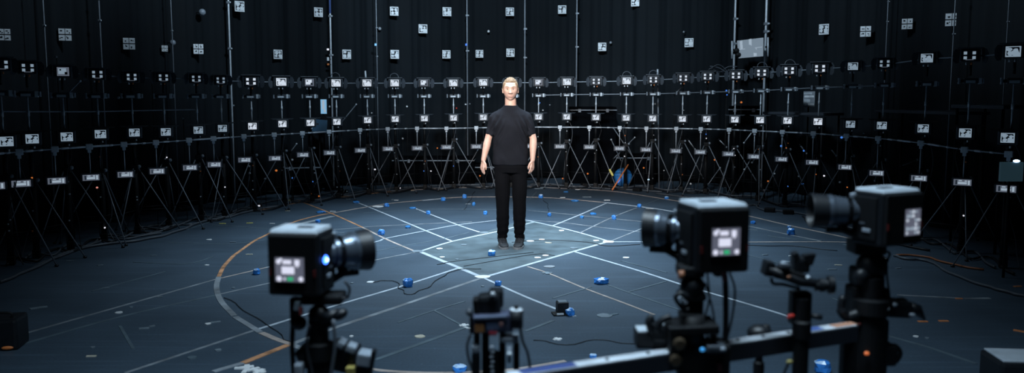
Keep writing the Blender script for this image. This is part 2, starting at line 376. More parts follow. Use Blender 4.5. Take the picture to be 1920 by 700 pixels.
for i in range(9):
    mb = MB(); s0, s1 = cuts[i], cuts[i + 1]; n = int((s1 - s0) / .045); zs = [0.03, .8, 1.7, 2.6, 3.5, 4.4, 5.2]; cols = []
    for k in range(n + 1):
        s = s0 + (s1 - s0) * k / n; p, nn = along(s); f = fold(s)
        cols.append([mb.bm.verts.new(p + nn * (f * (1.1 - .3 * z / 5.2)) + Vector((0, 0, z))) for z in zs])
    j = mb.mi(M_curt)
    for A, B in zip(cols, cols[1:]):
        for q in range(len(zs) - 1):
            f = mb.bm.faces.new((A[q], B[q], B[q + 1], A[q + 1])); f.material_index = j; f.smooth = True
    o = mb.build('black_curtain'); tag(o, clab[i], 'curtain', 'black curtains around the stage')
    md = o.modifiers.new('thickness', 'SOLIDIFY'); md.thickness = .012

# ---------------------------------------------------------------- vertical poles in front of the curtain
poles = [(87,.009,M_leg),(191,.010,M_leg),(325,.007,M_leg),(432,.014,M_metal),(621,.015,M_metal),(707,.008,M_leg),(876,.014,M_leg),(984,.014,M_leg),(1081,.014,M_leg),(1376,.018,M_metal),(1434,.020,M_metal),(1660,.007,M_leg),(1785,.008,M_leg),(1885,.006,M_leg)]
PL = ['nearest the left edge', 'second from the left edge', 'third from the left, a faint thin one', 'fourth from the left, bright steel beside the high marker', 'between the two left markers, blue at its top', 'faint thin line left of the paired markers',
      'behind and left of the man, with a blue tag', 'just right of the man’s head', 'right of the man beside a high marker', 'at the left edge of the grey display', 'at the right edge of the grey display', 'faint one between two right-hand markers', 'ending at the last right marker', 'nearest the right edge']
for (x, r, m), lb in zip(poles, PL):
    p = at(x, 120, Yc(x) - .28)
    t = thing('vertical_pole', 'slim vertical pole before the curtain, ' + lb.replace('’s', ''), 'pole', (p.x, p.y, 0), group='vertical poles before the curtains')
    mb = MB(); mb.cyl((0, 0, .02), (0, 0, 5.2), r, m, 10); mb.build('shaft', t)
    mb = MB(); mb.lathe((0, 0, 0), (0, 0, 1), [(0, .16), (.012, .16), (.02, .05), (.06, r * 1.6)], M_matte, 20); mb.build('base_plate', t)
    for z in (rnd.uniform(2.3, 2.7), rnd.uniform(2.8, 3.2)):
        mb = MB(); mb.box((0, 0, z), (r * 3.4, r * 3.2, r * 2.4), M_leg, bevel=.004); mb.cyl((r, -r, z), (r * 2.8, -r * 1.6, z), r * .8, M_pale, 8); mb.build('clamp', t)
    if x == 621:
        mb = MB(); mb.cyl((0, 0, 3.02), (0, 0, 5.19), r * 1.25, mat('blue_sleeve', (.12, .2, .5), .4), 12); mb.build('sleeve', t, label='blue sleeve at the top of the pole')
        for y_, c_ in ((93, E_wled), (111, M_white), (121, M_orange)):
            q = at(618, y_, Yc(x) - .28) - Vector((p.x, p.y, 0)); mb = MB(); mb.box((-.045, -.03, q.z), (.035, .03, .03 if c_ is not M_white else .06), c_, bevel=.006); mb.box((-.02, -.01, q.z), (.04, .02, .015), M_matte); mb.build('cable_tag', t)
    if x in (707, 876):
        q = at(x, 84, Yc(x) - .28) - Vector((p.x, p.y, 0)); mb = MB(); mb.box((-.015, -.03, q.z), (.035, .03, .04), E_bled if x == 876 else mat('light_blue_tag', (.25, .55, .8), .5, emit=(.2, .5, .8), es=.5), bevel=.004); mb.build('cable_tag', t, label='small blue tag')

# ---------------------------------------------------------------- curtain markers
def blobs(mb, w, h, seed, y, mw, mk, frame=True, y2=None):
    """white card with black field and white blotches, facing -Y, thin layers"""
    r = random.Random(seed)
    mb.box((0, 0, 0), (w, .012, h), mw)
    fy = -.0075
    mb.box((0, fy, .0), (w * .84, .004, h * .74), mk)
    for cx, cz, s in ((-.22, .20, .17), (.22, .19, .13), (-.22, -.17, .15), (.2, -.15, .2)):
        cx += r.uniform(-.05, .05); cz += r.uniform(-.05, .05); s *= r.uniform(1.0, 1.4)
        n = 9; ph = r.uniform(0, 6); e = r.uniform(.75, 1.2)
        pts = [(w * (cx + s * math.cos(2 * math.pi * k / n + ph) * (1 + .2 * math.sin(3 * k + seed))), fy - .0025, h * (cz + e * s * math.sin(2 * math.pi * k / n + ph))) for k in range(n)]
        mb.prism(pts, (0, -.002, 0), mw)
    mb.prism([(-.3 * w, fy - .0025, -.42 * h), (.42 * w, fy - .0025, -.42 * h), (.42 * w, fy - .0025, -.2 * h), (.3 * w, fy - .0025, -.33 * h)], (0, -.002, 0), mw)
    mb.prism([(-.3 * w, fy - .0025, .42 * h), (.4 * w, fy - .0025, .42 * h), (.4 * w, fy - .0025, .35 * h), (-.3 * w, fy - .0025, .35 * h)], (0, -.002, 0), M_cardg)
    return mb
def grid4(mb, w, h, seed, mw, mk):
    r = random.Random(seed); mb.box((0, 0, 0), (w, .012, h), mk)
    for sx in (-1, 1):
        for sz in (-1, 1):
            cx, cz = sx * w * .25, sz * h * .26
            mb.box((cx, -.008, cz), (w * .45, .004, h * .43), mw)
            mb.box((cx + r.uniform(-.08, .08) * w, -.0105, cz + r.uniform(-.06, .06) * h), (w * r.uniform(.08, .2), .002, h * r.uniform(.06, .14)), mk)
            mb.box((cx + r.uniform(-.14, .14) * w, -.0115, cz + r.uniform(-.12, .12) * h), (w * .07, .002, h * .08), mk)
    return mb
up_ = [(449,12,19),(597,23,17),(739,21,16),(793,54,16),(838,22,16),(956,22,15),(1054,18,15),(1191,4,15),(1545,55,19),(1623,59,19),(1701,45,19),(1785,37,23)]
lo_ = [(8,65,21),(122,65,22),(242,82,21),(309,91,11),(372,92,18),(521,102,17),(650,102,17),(740,102,16),(837,102,15),(899,101,14),(957,99,15),(1129,88,15),(1292,80,16)]
def inward(x, Y):
    s = s_of_px(x); return along(s)
for row, L in (('upper', up_), ('lower', lo_)):
    for i, (x, y, sz) in enumerate(L):
        s = s_of_px(x); p, n = along(s); Y = p.y - .1 * abs(n.y)
        # stand just off the cloth, along its normal
        q = p + n * .12; hold = at(x, y, q.y); q = Vector((hold.x, q.y, hold.z))
        w = sz / F * q.y
        side = x < 420 or x > 1580
        ang = math.atan2(n.x, -n.y) * .7
        if side: ang *= .5
        mb = MB()
        if side: grid4(mb, w, w * 1.05, i * 7 + len(row), M_white, M_cardk)
        else: blobs(mb, w, w, i * 13 + len(row), 0, M_white, M_cardk)
        # hanging tab reaching the cloth
        mb.box((0, .04, w * .35), (.02, .09, .02), M_cardk)
        o = mb.build('tracking_marker'); o.location = q; o.rotation_euler = (0, 0, ang)
        tag(o, f'black and white tracking marker on curtain, {ORD[i+1]} from left in {row} row', 'marker', 'tracking markers on the curtains')
for x, y, r, c, lb in ((916,59,.025,M_white,'white ball above and left of the man'),(1145,80,.024,M_cardg,'grey ball right of a lower marker'),(1282,60,.018,M_cardg,'faint grey ball above the lower right marker'),(379,23,.05,M_grey,'blurred grey disc high on the left curtain'),
                   (324,80,.04,M_grey,'grey disc above the small left marker'),(712,54,.03,M_cardg,'grey ball beside a faint pole'),(986,54,.022,M_cardg,'small grey ball to the upper right of the man')):
    s = s_of_px(x); p, n = along(s); q = p + n * .1; q = at(x, y, q.y); mb = MB(); mb.ell((0, 0, 0), (r, r, r), c); mb.cyl((0, .0, 0), (-n.x * .12, -n.y * .12, 0), .006, M_matte, 6); o = mb.build('marker_ball'); o.location = q
    tag(o, 'small round marker on the curtain, ' + lb, 'marker')

# ---------------------------------------------------------------- grey display between the two poles
def panel_thing(name, label, cat, c4, Y0, Y1, frame, parts):
    pass
t0 = at(1406, 90, 14.2)
t = thing('flat_display', 'grey flat display fixed between two steel poles high on the right', 'display', t0)
def wl(x, y, Y): return at(x, y, Y)
Ya, Yb = 14.45, 13.95
q = [wl(1381, 76, Ya), wl(1432, 70, Yb), wl(1431.5, 106, Yb), wl(1384, 110, Ya)]
mb = MB(); mb.prism([p for p in q], (.01, .05, 0), M_matte); mb.build('display_frame', t, world=True)
c = sum(q, Vector()) / 4
q2 = [c + (p - c) * .97 + Vector((0, -.004, 0)) for p in q]
mb = MB(); mb.prism(q2, (0, -.004, 0), E_panel)
def uv(u, v): a = q2[0].lerp(q2[1], u); b = q2[3].lerp(q2[2], u); return a.lerp(b, v) + Vector((0, -.006, 0))
for u0, u1, v0, v1 in ((.1, .2, .05, .5), (.45, .55, .0, .5), (.62, .74, .55, .97), (.35, .52, .46, .56), (.0, .95, .5, .53)):
    mb.prism([uv(u0, v0), uv(u1, v0 - .02), uv(u1, v1 - .02), uv(u0, v1)], (0, -.002, 0), E_panel2)
mb.build('screen', t, world=True)
mb = MB()
for x, y in ((1381, 95), (1384, 103)): mb.ell(wl(x, y, Ya - .08), (.05, .04, .045), M_matte)
mb.box(wl(1378, 99, Ya), (.06, .1, .04), M_matte); mb.build('mount_clamp', t, world=True)
for X, y0, y1 in ((1372.5, 77, 110), (1440, 70, 106)):
    mb = MB(); a = wl(X, y0, 14.3 if X < 1400 else 13.85); b = wl(X, y1, 14.3 if X < 1400 else 13.85); mb.tube([a, b], .014, M_metal, 8); mb.box((a + b) / 2 + Vector((0, .02, 0)), (.07, .03, .03), M_matte); mb.build('support_strut', t, world=True)

# ================================================================ CAMERA RIG
FOC = Vector((0, 5.5, 0))
def yaw_to(p, k=1.0): return math.atan2(-(FOC.x - p.x), -(FOC.y - p.y)) * -1 * k if False else math.atan2((FOC.x - p.x), -(FOC.y - p.y)) * k
def top_cam(variant):
    t = thing('hooded_camera', 'proto', 'camera')
    mb = MB(); mb.box((0, .02, 0), (.21, .15, .15), M_dgrey, bevel=.018, taper=.8); mb.box((0, .0, .082), (.25, .15, .012), M_dgrey, bevel=.004)
    mb.box((0, .12, 0), (.1, .08, .09), M_black, bevel=.01); mb.box((0, -.055, -.004), (.17, .012, .125), M_black, bevel=.004); mb.build('housing', t)
    for s in (-1, 1):
        mb = MB(); pts = [(s * .105, 0, .07), (s * .15, .0, .075), (s * .175, .0, .03), (s * .17, .0, -.05), (s * .15, 0, -.085), (s * .12, 0, -.08)]
        pts = [Vector((a[0], .0 - (abs(a[0]) - .1) * .35, a[2])) for a in pts]
        mb.prism(pts, (0, .035, 0), M_dgrey); mb.build('side_hood', t)
    mb = MB(); b2 = MB()
    if variant == 0: blobs(mb, .135, .105, 3, 0, E_white, M_cardk)
    elif variant == 1:
        mb.box((0, 0, 0), (.15, .012, .11), M_cardk)
        for sx in (-1, 1):
            for sz in (-1, 1): mb.box((sx * .043, -.008, sz * .026), (.032, .004, .032), E_white)
        mb.box((0, -.008, -.048), (.08, .003, .006), E_grey)
    elif variant == 2:
        mb.box((0, 0, 0), (.13, .012, .105), E_grey); mb.box((-.01, -.008, .005), (.085, .004, .07), E_white); mb.box((.03, -.011, -.02), (.03, .003, .03), M_cardk); mb.box((-.03, -.011, .02), (.018, .003, .018), M_cardk)
    b2.bm.free()
    bmesh.ops.translate(mb.bm, vec=(0.0, -.067, .0), verts=mb.bm.verts); mb.build('screen', t)
    for sx, m in ((-.035, M_white), (.015, M_orange if variant == 1 else M_white)):
        mb = MB(); mb.cyl((sx, -.03, -.075), (sx, -.035, -.1), .009, m, 8); mb.build('cable_plug', t)
    mb = MB(); mb.cyl((0, .05, -.22), (0, .05, -.07), .014, M_matte, 8); mb.build('neck', t)
    return t
def mid_cam():
    t = thing('compact_camera', 'proto', 'camera')
    mb = MB(); mb.box((0, 0, 0), (.17, .12, .13), M_dgrey, bevel=.012); mb.box((.0, -.062, 0), (.13, .01, .11), M_black, bevel=.003); mb.box((0, .08, 0), (.09, .06, .09), M_black, bevel=.01); mb.build('housing', t)
    mb = MB(); mb.prism([(-.16, -.02, .075), (.16, -.02, .075), (.13, -.05, .062), (-.13, -.05, .062)], (0, .12, 0), M_dgrey); mb.build('top_hood', t)
    mb = MB(); blobs(mb, .11, .088, 5, 0, E_white, M_cardk); bmesh.ops.translate(mb.bm, vec=(0, -.072, 0), verts=mb.bm.verts); mb.build('screen', t)
    mb = MB(); mb.cyl((0, 0, -.12), (0, 0, -.06), .018, M_black, 10); mb.box((0, -.02, -.09), (.03, .06, .02), M_black, bevel=.004); mb.build('mount', t)
    mb = MB(); mb.cyl((.02, -.05, -.075), (.02, -.05, -.095), .007, M_white, 8); mb.build('cable_plug', t)
    return t
def low_cam(rod):
    t = thing('hanging_camera', 'proto', 'camera')
    mb = MB(); mb.box((0, 0, 0), (.2, .08, .085), M_dgrey, bevel=.008); mb.cyl((0, .03, 0), (0, .08, 0), .035, M_black, 14); mb.build('housing', t)
    mb = MB(); mb.box((0, -.043, 0), (.16, .006, .062), E_grey)
    for x, z, w, h in ((-.055, 0, .014, .045), (.058, 0, .018, .045), (0, -.006, .08, .022), (-.02, .018, .03, .01), (.03, .016, .02, .012)): mb.box((x, -.048, z), (w, .004, h), M_pale if x < -.04 else E_lowc)
    mb.build('screen', t)
    mb = MB(); mb.cyl((0, 0, .04), (0, 0, rod - .02), .0055, M_metal, 8); mb.build('hanging_rod', t)
    mb = MB(); mb.box((0, -.005, rod), (.07, .065, .06), M_pale, bevel=.008); mb.box((0, .0, rod - .045), (.035, .035, .04), M_metal, bevel=.004); mb.build('rail_clamp', t)
    return t
st_top = [(-2,122),(48,128),(115,135),(180,140),(245,145),(305,146),(367,148),(413,151),(470,153),(527,154),(580,155),(630,156),(688,156),(740,156),(795,156),(850,156),(906,155),(960,155),(1010,155),(1063,154),(1118,153),(1175,152),(1225,150),(1281,147),(1327,144),(1380,142),(1428,137),(1480,133),(1538,129),(1600,125),(1660,120),(1740,110),(1822,105),(1905,98)]
clampT = [(0,175),(22,176),(93,178),(163,180),(225,180),(463,181),(960,180),(1050,178),(1230,176),(1335,173),(1433,170),(1488,167),(1548,164),(1613,162),(1675,159),(1748,157),(1823,152),(1905,152)]
midT = [(0,264),(37,260),(112,256),(173,251),(237,248),(300,247),(358,244),(415,240),(470,236),(525,232),(580,230),(633,228),(688,225),(742,223),(797,222),(851,221),(905,220),(1015,219),(1068,219),(1122,220),(1177,221),(1232,222),(1285,223),(1330,223),(1382,224),(1435,225),(1485,226),(1548,228),(1605,233),(1668,235),(1738,240),(1808,247),(1900,257)]
railT = [(-20,290),(0,288),(100,280),(200,273),(300,267),(400,260),(457,256),(512,253),(569,250),(622,247),(676,244),(730,242),(784,241),(840,241),(895,240),(960,239),(1010,238.5),(1060,239),(1117,239),(1172,240),(1221,241),(1279,241.5),(1335,242.5),(1382,244),(1440,247),(1500,249),(1548,252),(1627,258),(1700,264),(1790,279),(1900,290)]
lowT = [(0,347),(20,345),(90,340),(163,333),(222,328),(283,322),(348,315),(405,308),(455,300),(513,297),(570,290),(625,286),(677,282),(732,279),(784,278),(840,276),(893,275),(1010,274),(1060,275),(1115,276),(1170,279),(1217,281),(1284,284),(1330,286),(1382,290),(1435,296),(1495,301),(1548,307),(1615,318),(1665,328),(1737,335),(1812,342),(1900,355)]
def station_label(i):
    # i index; 17 is hidden behind the man
    if i < 17: return f'{ORD[17 - i]} to the left of the standing man'
    if i > 17: return f'{ORD[i - 17]} to the right of the standing man'
    return 'straight behind the standing man'
protoT = [top_cam(v) for v in range(3)]; protoM = mid_cam()
usedT = [False] * 3; usedM = [False]
leg_r = random.Random(11)
def make_stand(t, H, Hc, seed):
    r = random.Random(seed)
    Hm = H['mid']; hub = .82 + r.uniform(-.05, .05)
    mb = MB(); mb.cyl((0, 0, .06), (0, 0, hub), .030, M_matte, 12); mb.cyl((0, 0, hub), (0, 0, Hm - .1), .022, M_matte, 10); mb.build('lower_pole', t)
    mb = MB(); mb.cyl((0, 0, Hm - .1), (0, 0, Hc), .0085, M_metal, 8); mb.cyl((0, 0, (Hm + Hc) / 2), (0, 0, (Hm + Hc) / 2 + .05), .013, M_pale, 8); mb.build('upper_pole', t)
    mb = MB(); mb.box((0, -.01, Hc), (.13, .06, .055), M_dgrey, bevel=.006)
    for x, w, h, m in ((-.105, .018, .06, M_grey), (-.075, .02, .03, M_matte), (.085, .03, .06, M_pale), (.115, .014, .05, M_grey)): mb.box((x, -.012, Hc), (w, .05, h), m, bevel=.004)
    mb.box((-.005, -.043, Hc - .008), (.085, .008, .026), M_pale); mb.box((0, 0, Hc), (.24, .02, .015), M_matte); mb.build('bracket', t)
    mb = MB(); mb.box((0, 0, hub - .02), (.08, .08, .07), M_matte, bevel=.01); mb.ell((.05, -.02, hub), (.02, .02, .02), M_grey); mb.build('leg_hub', t)
    a0 = r.uniform(0, 2.1)
    for k in range(3):
        a = a0 + k * 2.094; rr = .48 + r.uniform(-.05, .05)
        f = Vector((rr * math.cos(a), rr * math.sin(a), .012))
        mb = MB(); mb.tube([Vector((math.cos(a) * .035, math.sin(a) * .035, hub - .02)), f], .0068, M_leg, 8); mb.tube([Vector((0, 0, .28)) + Vector((math.cos(a), math.sin(a), 0)) * .03, Vector((math.cos(a), math.sin(a), 0)) * rr * .68 + Vector((0, 0, .28))], .005, M_matte, 6)
        mb.ell(f, (.02, .02, .013), M_black); mb.build('leg', t)
    mb = MB(); mb.box((0, 0, .045), (.07, .07, .09), M_matte, bevel=.01); mb.build('foot', t)
    for k in range(3):
        z = r.uniform(.1, Hm - .25); m = r.choice([E_wled, M_pale, M_pale, M_pale, M_pale, M_pale, E_oled, M_orange, M_pale, M_cardg, M_cardg, E_bled])
        mb = MB(); mb.box((r.uniform(-.02, .02), -.034, z), (.013, .03, .014), m, bevel=.003); mb.build('cable_tie', t)
    # looping cable down the pole
    mb = MB(); pts = [(.03, -.02, Hm - .05)]; s = r.choice((-1, 1))
    for k in range(1, 8): pts.append((s * (.05 + .05 * math.sin(k * .9 + seed)), -.03 + .02 * math.cos(k + seed), (Hm - .05) * (1 - k / 8)))
    pts.append((s * .12, -.1, .012)); mb.tube(smooth_path(pts, 4), .0045, M_cabg if seed % 2 else M_rubber, 6); mb.build('cable', t)
DIM = {}
def dim(c):
    for ch in c.children:
        if ch.name.startswith('screen'):
            if ch.data.name not in DIM:
                me = ch.data.copy()
                for k, m in enumerate(me.materials):
                    if m == E_white: me.materials[k] = E_whited
                DIM[ch.data.name] = me
            ch.data = DIM[ch.data.name]
topR = []; lowR = []; midR = []
for i, (x, y) in enumerate(st_top):
    Y = Yr(x); base = at(x, y, Y); lab = station_label(i)
    p = Vector((base.x, Y, 0)); a = yaw_to(p, .62)
    vb = 1 if (i in (0, 1, 3, 5, 7, 30, 32, 8, 20, 22, 23, 24, 25, 26, 27, 28, 6, 4)) else (2 if i % 4 == 2 else 0)
    z1 = at(x, y, Y).z
    if not usedT[vb] and 430 < x < 1590: c = protoT[vb]; usedT[vb] = True
    else: c = copy_tree(protoT[vb])
    off = Vector((math.sin(a) * .08, -math.cos(a) * .08, 0))
    if x < 430 or x > 1590: dim(c)
    c.location = Vector((p.x, p.y, z1)) + off; c.rotation_euler = (0, 0, a)
    px = .84 if x < 430 else (.9 if x > 1590 else 1.0 + .06 * ((x - 960) / 600) ** 2)
    c.scale = (px, 1, px)
    c['label'] = f'hooded camera with lit screen in top row, {lab}'; c['group'] = 'top row of rig cameras'
    zc_ = at(x, lerp(clampT, x), Y).z; zm = at(x, lerp(midT, x), Y).z
    # stand
    t = thing('camera_stand', f'black tripod stand carrying two cameras, {lab}', 'stand', (p.x, p.y, 0), a * .5, 'tripod stands of the camera rig')
    make_stand(t, {'mid': zm}, zc_, i)
    topR.append(p + Vector((-math.sin(a) * .1, math.cos(a) * .1, z1 + .0)))
    # mid camera in front of the pole
    c = protoM if (not usedM[0] and x > 430) else copy_tree(protoM); usedM[0] = usedM[0] or x > 430
    if x < 430 or x > 1590: dim(c)
    c.location = Vector((p.x, p.y, zm)) + Vector((math.sin(a) * .09, -math.cos(a) * .09, 0)); c.rotation_euler = (0, 0, a)
    c['label'] = f'small camera with lit screen in middle row, {lab}'; c['group'] = 'middle row of rig cameras'
    midR.append(p + Vector((-math.sin(a) * .03, math.cos(a) * .03, zc_)))
    # rail and low hanging camera
    xl = x - 13
    rp = at(xl, lerp(railT, xl), Yr(xl) - .2); lowR.append(rp)
    zl = at(xl, lerp(lowT, xl), Yr(xl) - .2).z
    t = low_cam(rp.z - zl); t.location = (rp.x, rp.y, zl); t.rotation_euler = (0, 0, a)
    t['label'] = f'flat camera hanging from the low rail, {lab}'; t['group'] = 'low hanging cameras of the rig'
for nm, x, y in (('cable_loop', 630, 156), ('cable_loop', 740, 156), ('cable_loop', 1225, 150), ('cable_loop', 1428, 137), ('cable_loop', 1480, 133), ('cable_loop', 1177, 152)):
    j = min(range(len(st_top)), key=lambda q: abs(st_top[q][0] - x)); z0 = topR[j].z; a = topR[j] + Vector((0, -.02, .08))
    t = thing('looped_cable', f'thin black cable looping over a top camera, {station_label(j)}', 'cable', a)
    mb = MB(); mb.tube(smooth_path([(-.08, 0, 0), (-.06, 0, .06), (0, 0, .085), (.06, -.01, .05), (.075, -.04, -.03)], 5), .0055, M_cabg, 6); mb.build('wire', t)
    mb = MB(); mb.ell((-.08, 0, 0), (.013, .013, .013), M_matte); mb.build('connector', t)
# rails
mb = MB(); mb.tube(smooth_path(topR, 4), .0075, M_rail, 8); tag(mb.build('curved_rail'), 'long curved grey top rail running behind the top row of cameras', 'rail')
t = thing('curved_rail', 'long curved grey lower rail from which the small cameras hang', 'rail', (0, 0, 0))
lp = smooth_path(lowR, 4); mb = MB(); mb.tube(lp, .0075, M_rail, 8); mb.build('rail_tube', t)
for i in range(len(lowR) - 1):
    for f, m, ln in ((.3, M_metal, .10), (.62, M_pale, .05)):
        if (i * 7 + int(f * 10)) % 4 == 0: m = M_metal; ln = .28
        a, b = lowR[i], lowR[i + 1]; k = i * 4 + int(f * 4); c = lp[k].lerp(lp[min(k + 1, len(lp) - 1)], f * 4 - int(f * 4)); d = (b - a).normalized() * ln
        mb = MB(); mb.cyl(c - d / 2, c + d / 2, .011, m, 8); mb.build('coupler', t)
mb = MB(); mb.tube(smooth_path(midR[18:31], 4), .008, M_leg, 8); tag(mb.build('curved_rail'), 'thin middle rail linking the right-hand stands under the top cameras', 'rail')
mb = MB(); mb.tube(smooth_path([v + Vector((0, 0, -.17)) for v in midR[0:7]], 4), .008, M_leg, 8); tag(mb.build('curved_rail'), 'thin rail between the left-hand stands behind the middle cameras', 'rail')

# ---------------------------------------------------------------- cables round the foot of the rig
def cable(pts, r, m, label, g='cables on the floor', z=None):
    P = [gp(*p) for p in pts]; P = smooth_path(P, 5)
    P = [Vector((p.x + .012 * math.sin(i * 1.3), p.y + .02 * math.sin(i * .9), r + .003)) for i, p in enumerate(P)]
    mb = MB(); mb.tube(P, r, m, 6); o = mb.build('floor_cable'); tag(o, label, 'cable', g); return o
cable([(0,533),(60,508),(130,475),(190,462),(250,455),(300,446),(345,432),(380,418),(430,409),(470,398),(520,388)],.014,M_cabg,'grey cable snaking along the floor at the foot of the left stands')
cable([(30,520),(100,488),(180,458),(200,448),(240,450),(300,436),(330,424),(370,421),(420,400)],.012,M_cabg,'second grey cable looping close to the left stands')
cable([(180,452),(210,442),(250,446),(300,440)],.013,M_cabg,'short looped cable end on the floor left of the rings')
cable([(430,402),(455,392),(475,388),(500,381),(520,377),(560,370),(590,369),(625,362),(650,361)],.013,M_cabg,'grey cable on the floor before the stands left of the man')
cable([(640,367),(700,358),(760,353),(830,349),(920,347)],.011,M_cabg,'grey cable behind the outer ring left of the man')
cable([(995,347),(1060,350),(1120,354),(1190,358),(1240,361)],.011,M_cabg,'grey cable behind the outer ring right of the man')
cable([(1230,365),(1290,372),(1340,380),(1400,387),(1415,386),(1428,395),(1450,397),(1490,401),(1530,409),(1560,420),(1600,432)],.012,M_cabg,'bluish grey cable curling past the feet of the right stands')
cable([(1505,408),(1520,422),(1560,432),(1620,445),(1680,460),(1740,472)],.012,M_rubber,'black cable behind the far right camera')
cable([(1675,482),(1700,488),(1740,493),(1790,519),(1850,540),(1885,550),(1925,560)],.012,M_cabg,'long grey cable at right running to the right edge')
cable([(1680,481),(1730,483),(1780,497),(1845,509)],.010,mat('rust_orange_cable',(.35,.12,.05),.5),'rust tinted cable at right')
cable([(1560,398),(1580,430),(1600,446),(1640,468),(1660,490)],.012,M_rubber,'black cable falling from the far right camera to the floor')
cable([(1380,462),(1440,462),(1500,464),(1570,472)],.004,M_seam,'thin black cable under the right end of the white line')
cable([(700,531),(725,527),(745,532),(752,545),(770,553),(800,541),(830,520),(855,508),(900,505)],.0032,M_seam,'thin black cable looping by the blue wrapped block left of centre')
cable([(420,560),(470,590),(520,625),(545,645)],.0032,M_seam,'thin black cable inside the left arc of the inner ring')
cable([(870,394),(880,378),(890,360)],.0032,M_seam,'thin black wire behind the man on the left')
cable([(1028,398),(1027,385),(1018,375)],.0032,M_seam,'thin black wire behind the man on the right')
cable([(1000,640),(1060,647),(1130,640),(1190,648)],.0028,M_seam,'thin black cable on the floor in front of the bar')
for i, (x0, x1) in enumerate([(0, 300), (250, 640), (620, 960), (960, 1330), (1280, 1640), (1600, 1915)]):
    pts = []
    for k in range(16):
        x = x0 + (x1 - x0) * k / 15; Y = Yr(x) - .1 + .22 * math.sin(k * 1.7 + i); p = at(x, 300, Y); pts.append(Vector((p.x, p.y, .02)))
    for j in range(2):
        mb = MB(); mb.tube(smooth_path([p + Vector((0, .3 * j, 0)) for p in pts], 4), .012, M_cabg if j else M_rubber, 6); o = mb.build('floor_cable')
        tag(o, ('black' if not j else 'grey') + ' cable lying among the tripod feet, ' + ['far left stretch', 'left stretch', 'stretch left of the man', 'stretch right of the man', 'right stretch', 'far right stretch'][i], 'cable', 'cables on the floor')
# small power boxes on the floor beside feet
for i, (x, y, m, lb) in enumerate([(425,402,M_matte,'left of the outer ring'),(483,390,M_matte,'at the start of the outer orange ring'),(538,380,M_matte,'behind the orange diagonal'),(593,372,M_matte,'in the cable left of the man'),(645,363,M_matte,'behind the ring left of the man'),
                                (745,357,M_matte,'near the white dash'),(1095,350,M_matte,'right of the man'),(1132,354,M_matte,'second to the right of the man'),(1195,359,M_matte,'behind the ring at right'),(1443,398,M_matte,'by the blue cable'),(1478,402,M_matte,'at a tripod foot on the right'),(1540,418,M_matte,'behind the far right lens'),(1548,427,M_grey,'grey one under the far right lens')]):
    c = gp(x, y); t = thing('power_box', f'small {"grey" if m is M_grey else "black"} power box on the floor, {lb}', 'box', c, .3 * i)
    mb = MB(); mb.box((0, 0, .03), (.14, .09, .06), m, bevel=.01); mb.build('case', t)
    mb = MB(); mb.box((0.02, -.046, .035), (.03, .008, .02), [M_pale, E_wled, M_yellow, E_oled][i % 4], bevel=.002); mb.build('socket', t)

# ---------------------------------------------------------------- clutter behind and between the stands
def case(x, y, Y, w, d, h, m, label, rz=0, name='equipment_case', cat='case'):
    p = at(x, y, Y); t = thing(name, label, cat, (p.x, p.y, 0), rz)
    mb = MB(); mb.box((0, 0, h / 2), (w, d, h), m, bevel=.02); mb.build('body', t)
    mb = MB(); mb.box((0, 0, h - .06), (w + .012, d + .012, .015), M_grey); mb.build('lid_rim', t)
    for s in (-1, 1):
        mb = MB(); mb.box((s * w * .3, -d / 2 - .01, h - .07), (.05, .02, .06), M_leg, bevel=.004); mb.build('latch', t)
    return t
M_case = mat('dark_case_shell', (.0015, .002, .003), .95, spec=.05, var=.2)
case(815,330,15.75,1.5,.5,.5,M_case,'long dark equipment case behind the stands left of the man')
case(1190,330,15.7,.7,.45,.55,M_case,'dark equipment case behind the orange rod')
case(1110,250,15.88,.85,.5,1.42,M_case,'tall dark cabinet behind the stands just right of the man', 0)
case(905,330,16.0,.6,.4,.35,M_case,'low dark case behind the man on the left')
case(565,330,14.1,.6,.4,.5,M_case,'dark case behind the left stands', .3)
case(1395,250,14.45,.5,.5,1.45,M_case,'tall dark cabinet under the grey display', -.3)
def table(x, Y, w, h, label, rz=0):
    p = at(x, 300, Y); t = thing('side_table', label, 'table', (p.x, p.y, 0), rz)
    mb = MB(); mb.box((0, 0, h), (w, .4, .04), M_dgrey, bevel=.006); mb.build('tabletop', t)
    for sx in (-1, 1):
        for sy in (-1, 1):
            mb = MB(); mb.cyl((sx * (w / 2 - .06), sy * .16, 0), (sx * (w / 2 - .06), sy * .16, h - .02), .015, M_matte, 8); mb.build('leg', t)
    return t
table(1500, 12.95, 1.3, 1.35, 'high dark work table behind the right-hand stands', -1.15)
table(1735, 10.35, 1.7, 1.42, 'grey work table behind the blurred far right stands', -1.45)
table(1858, 8.95, .9, 1.5, 'second grey work table nearest the right edge', -1.5)
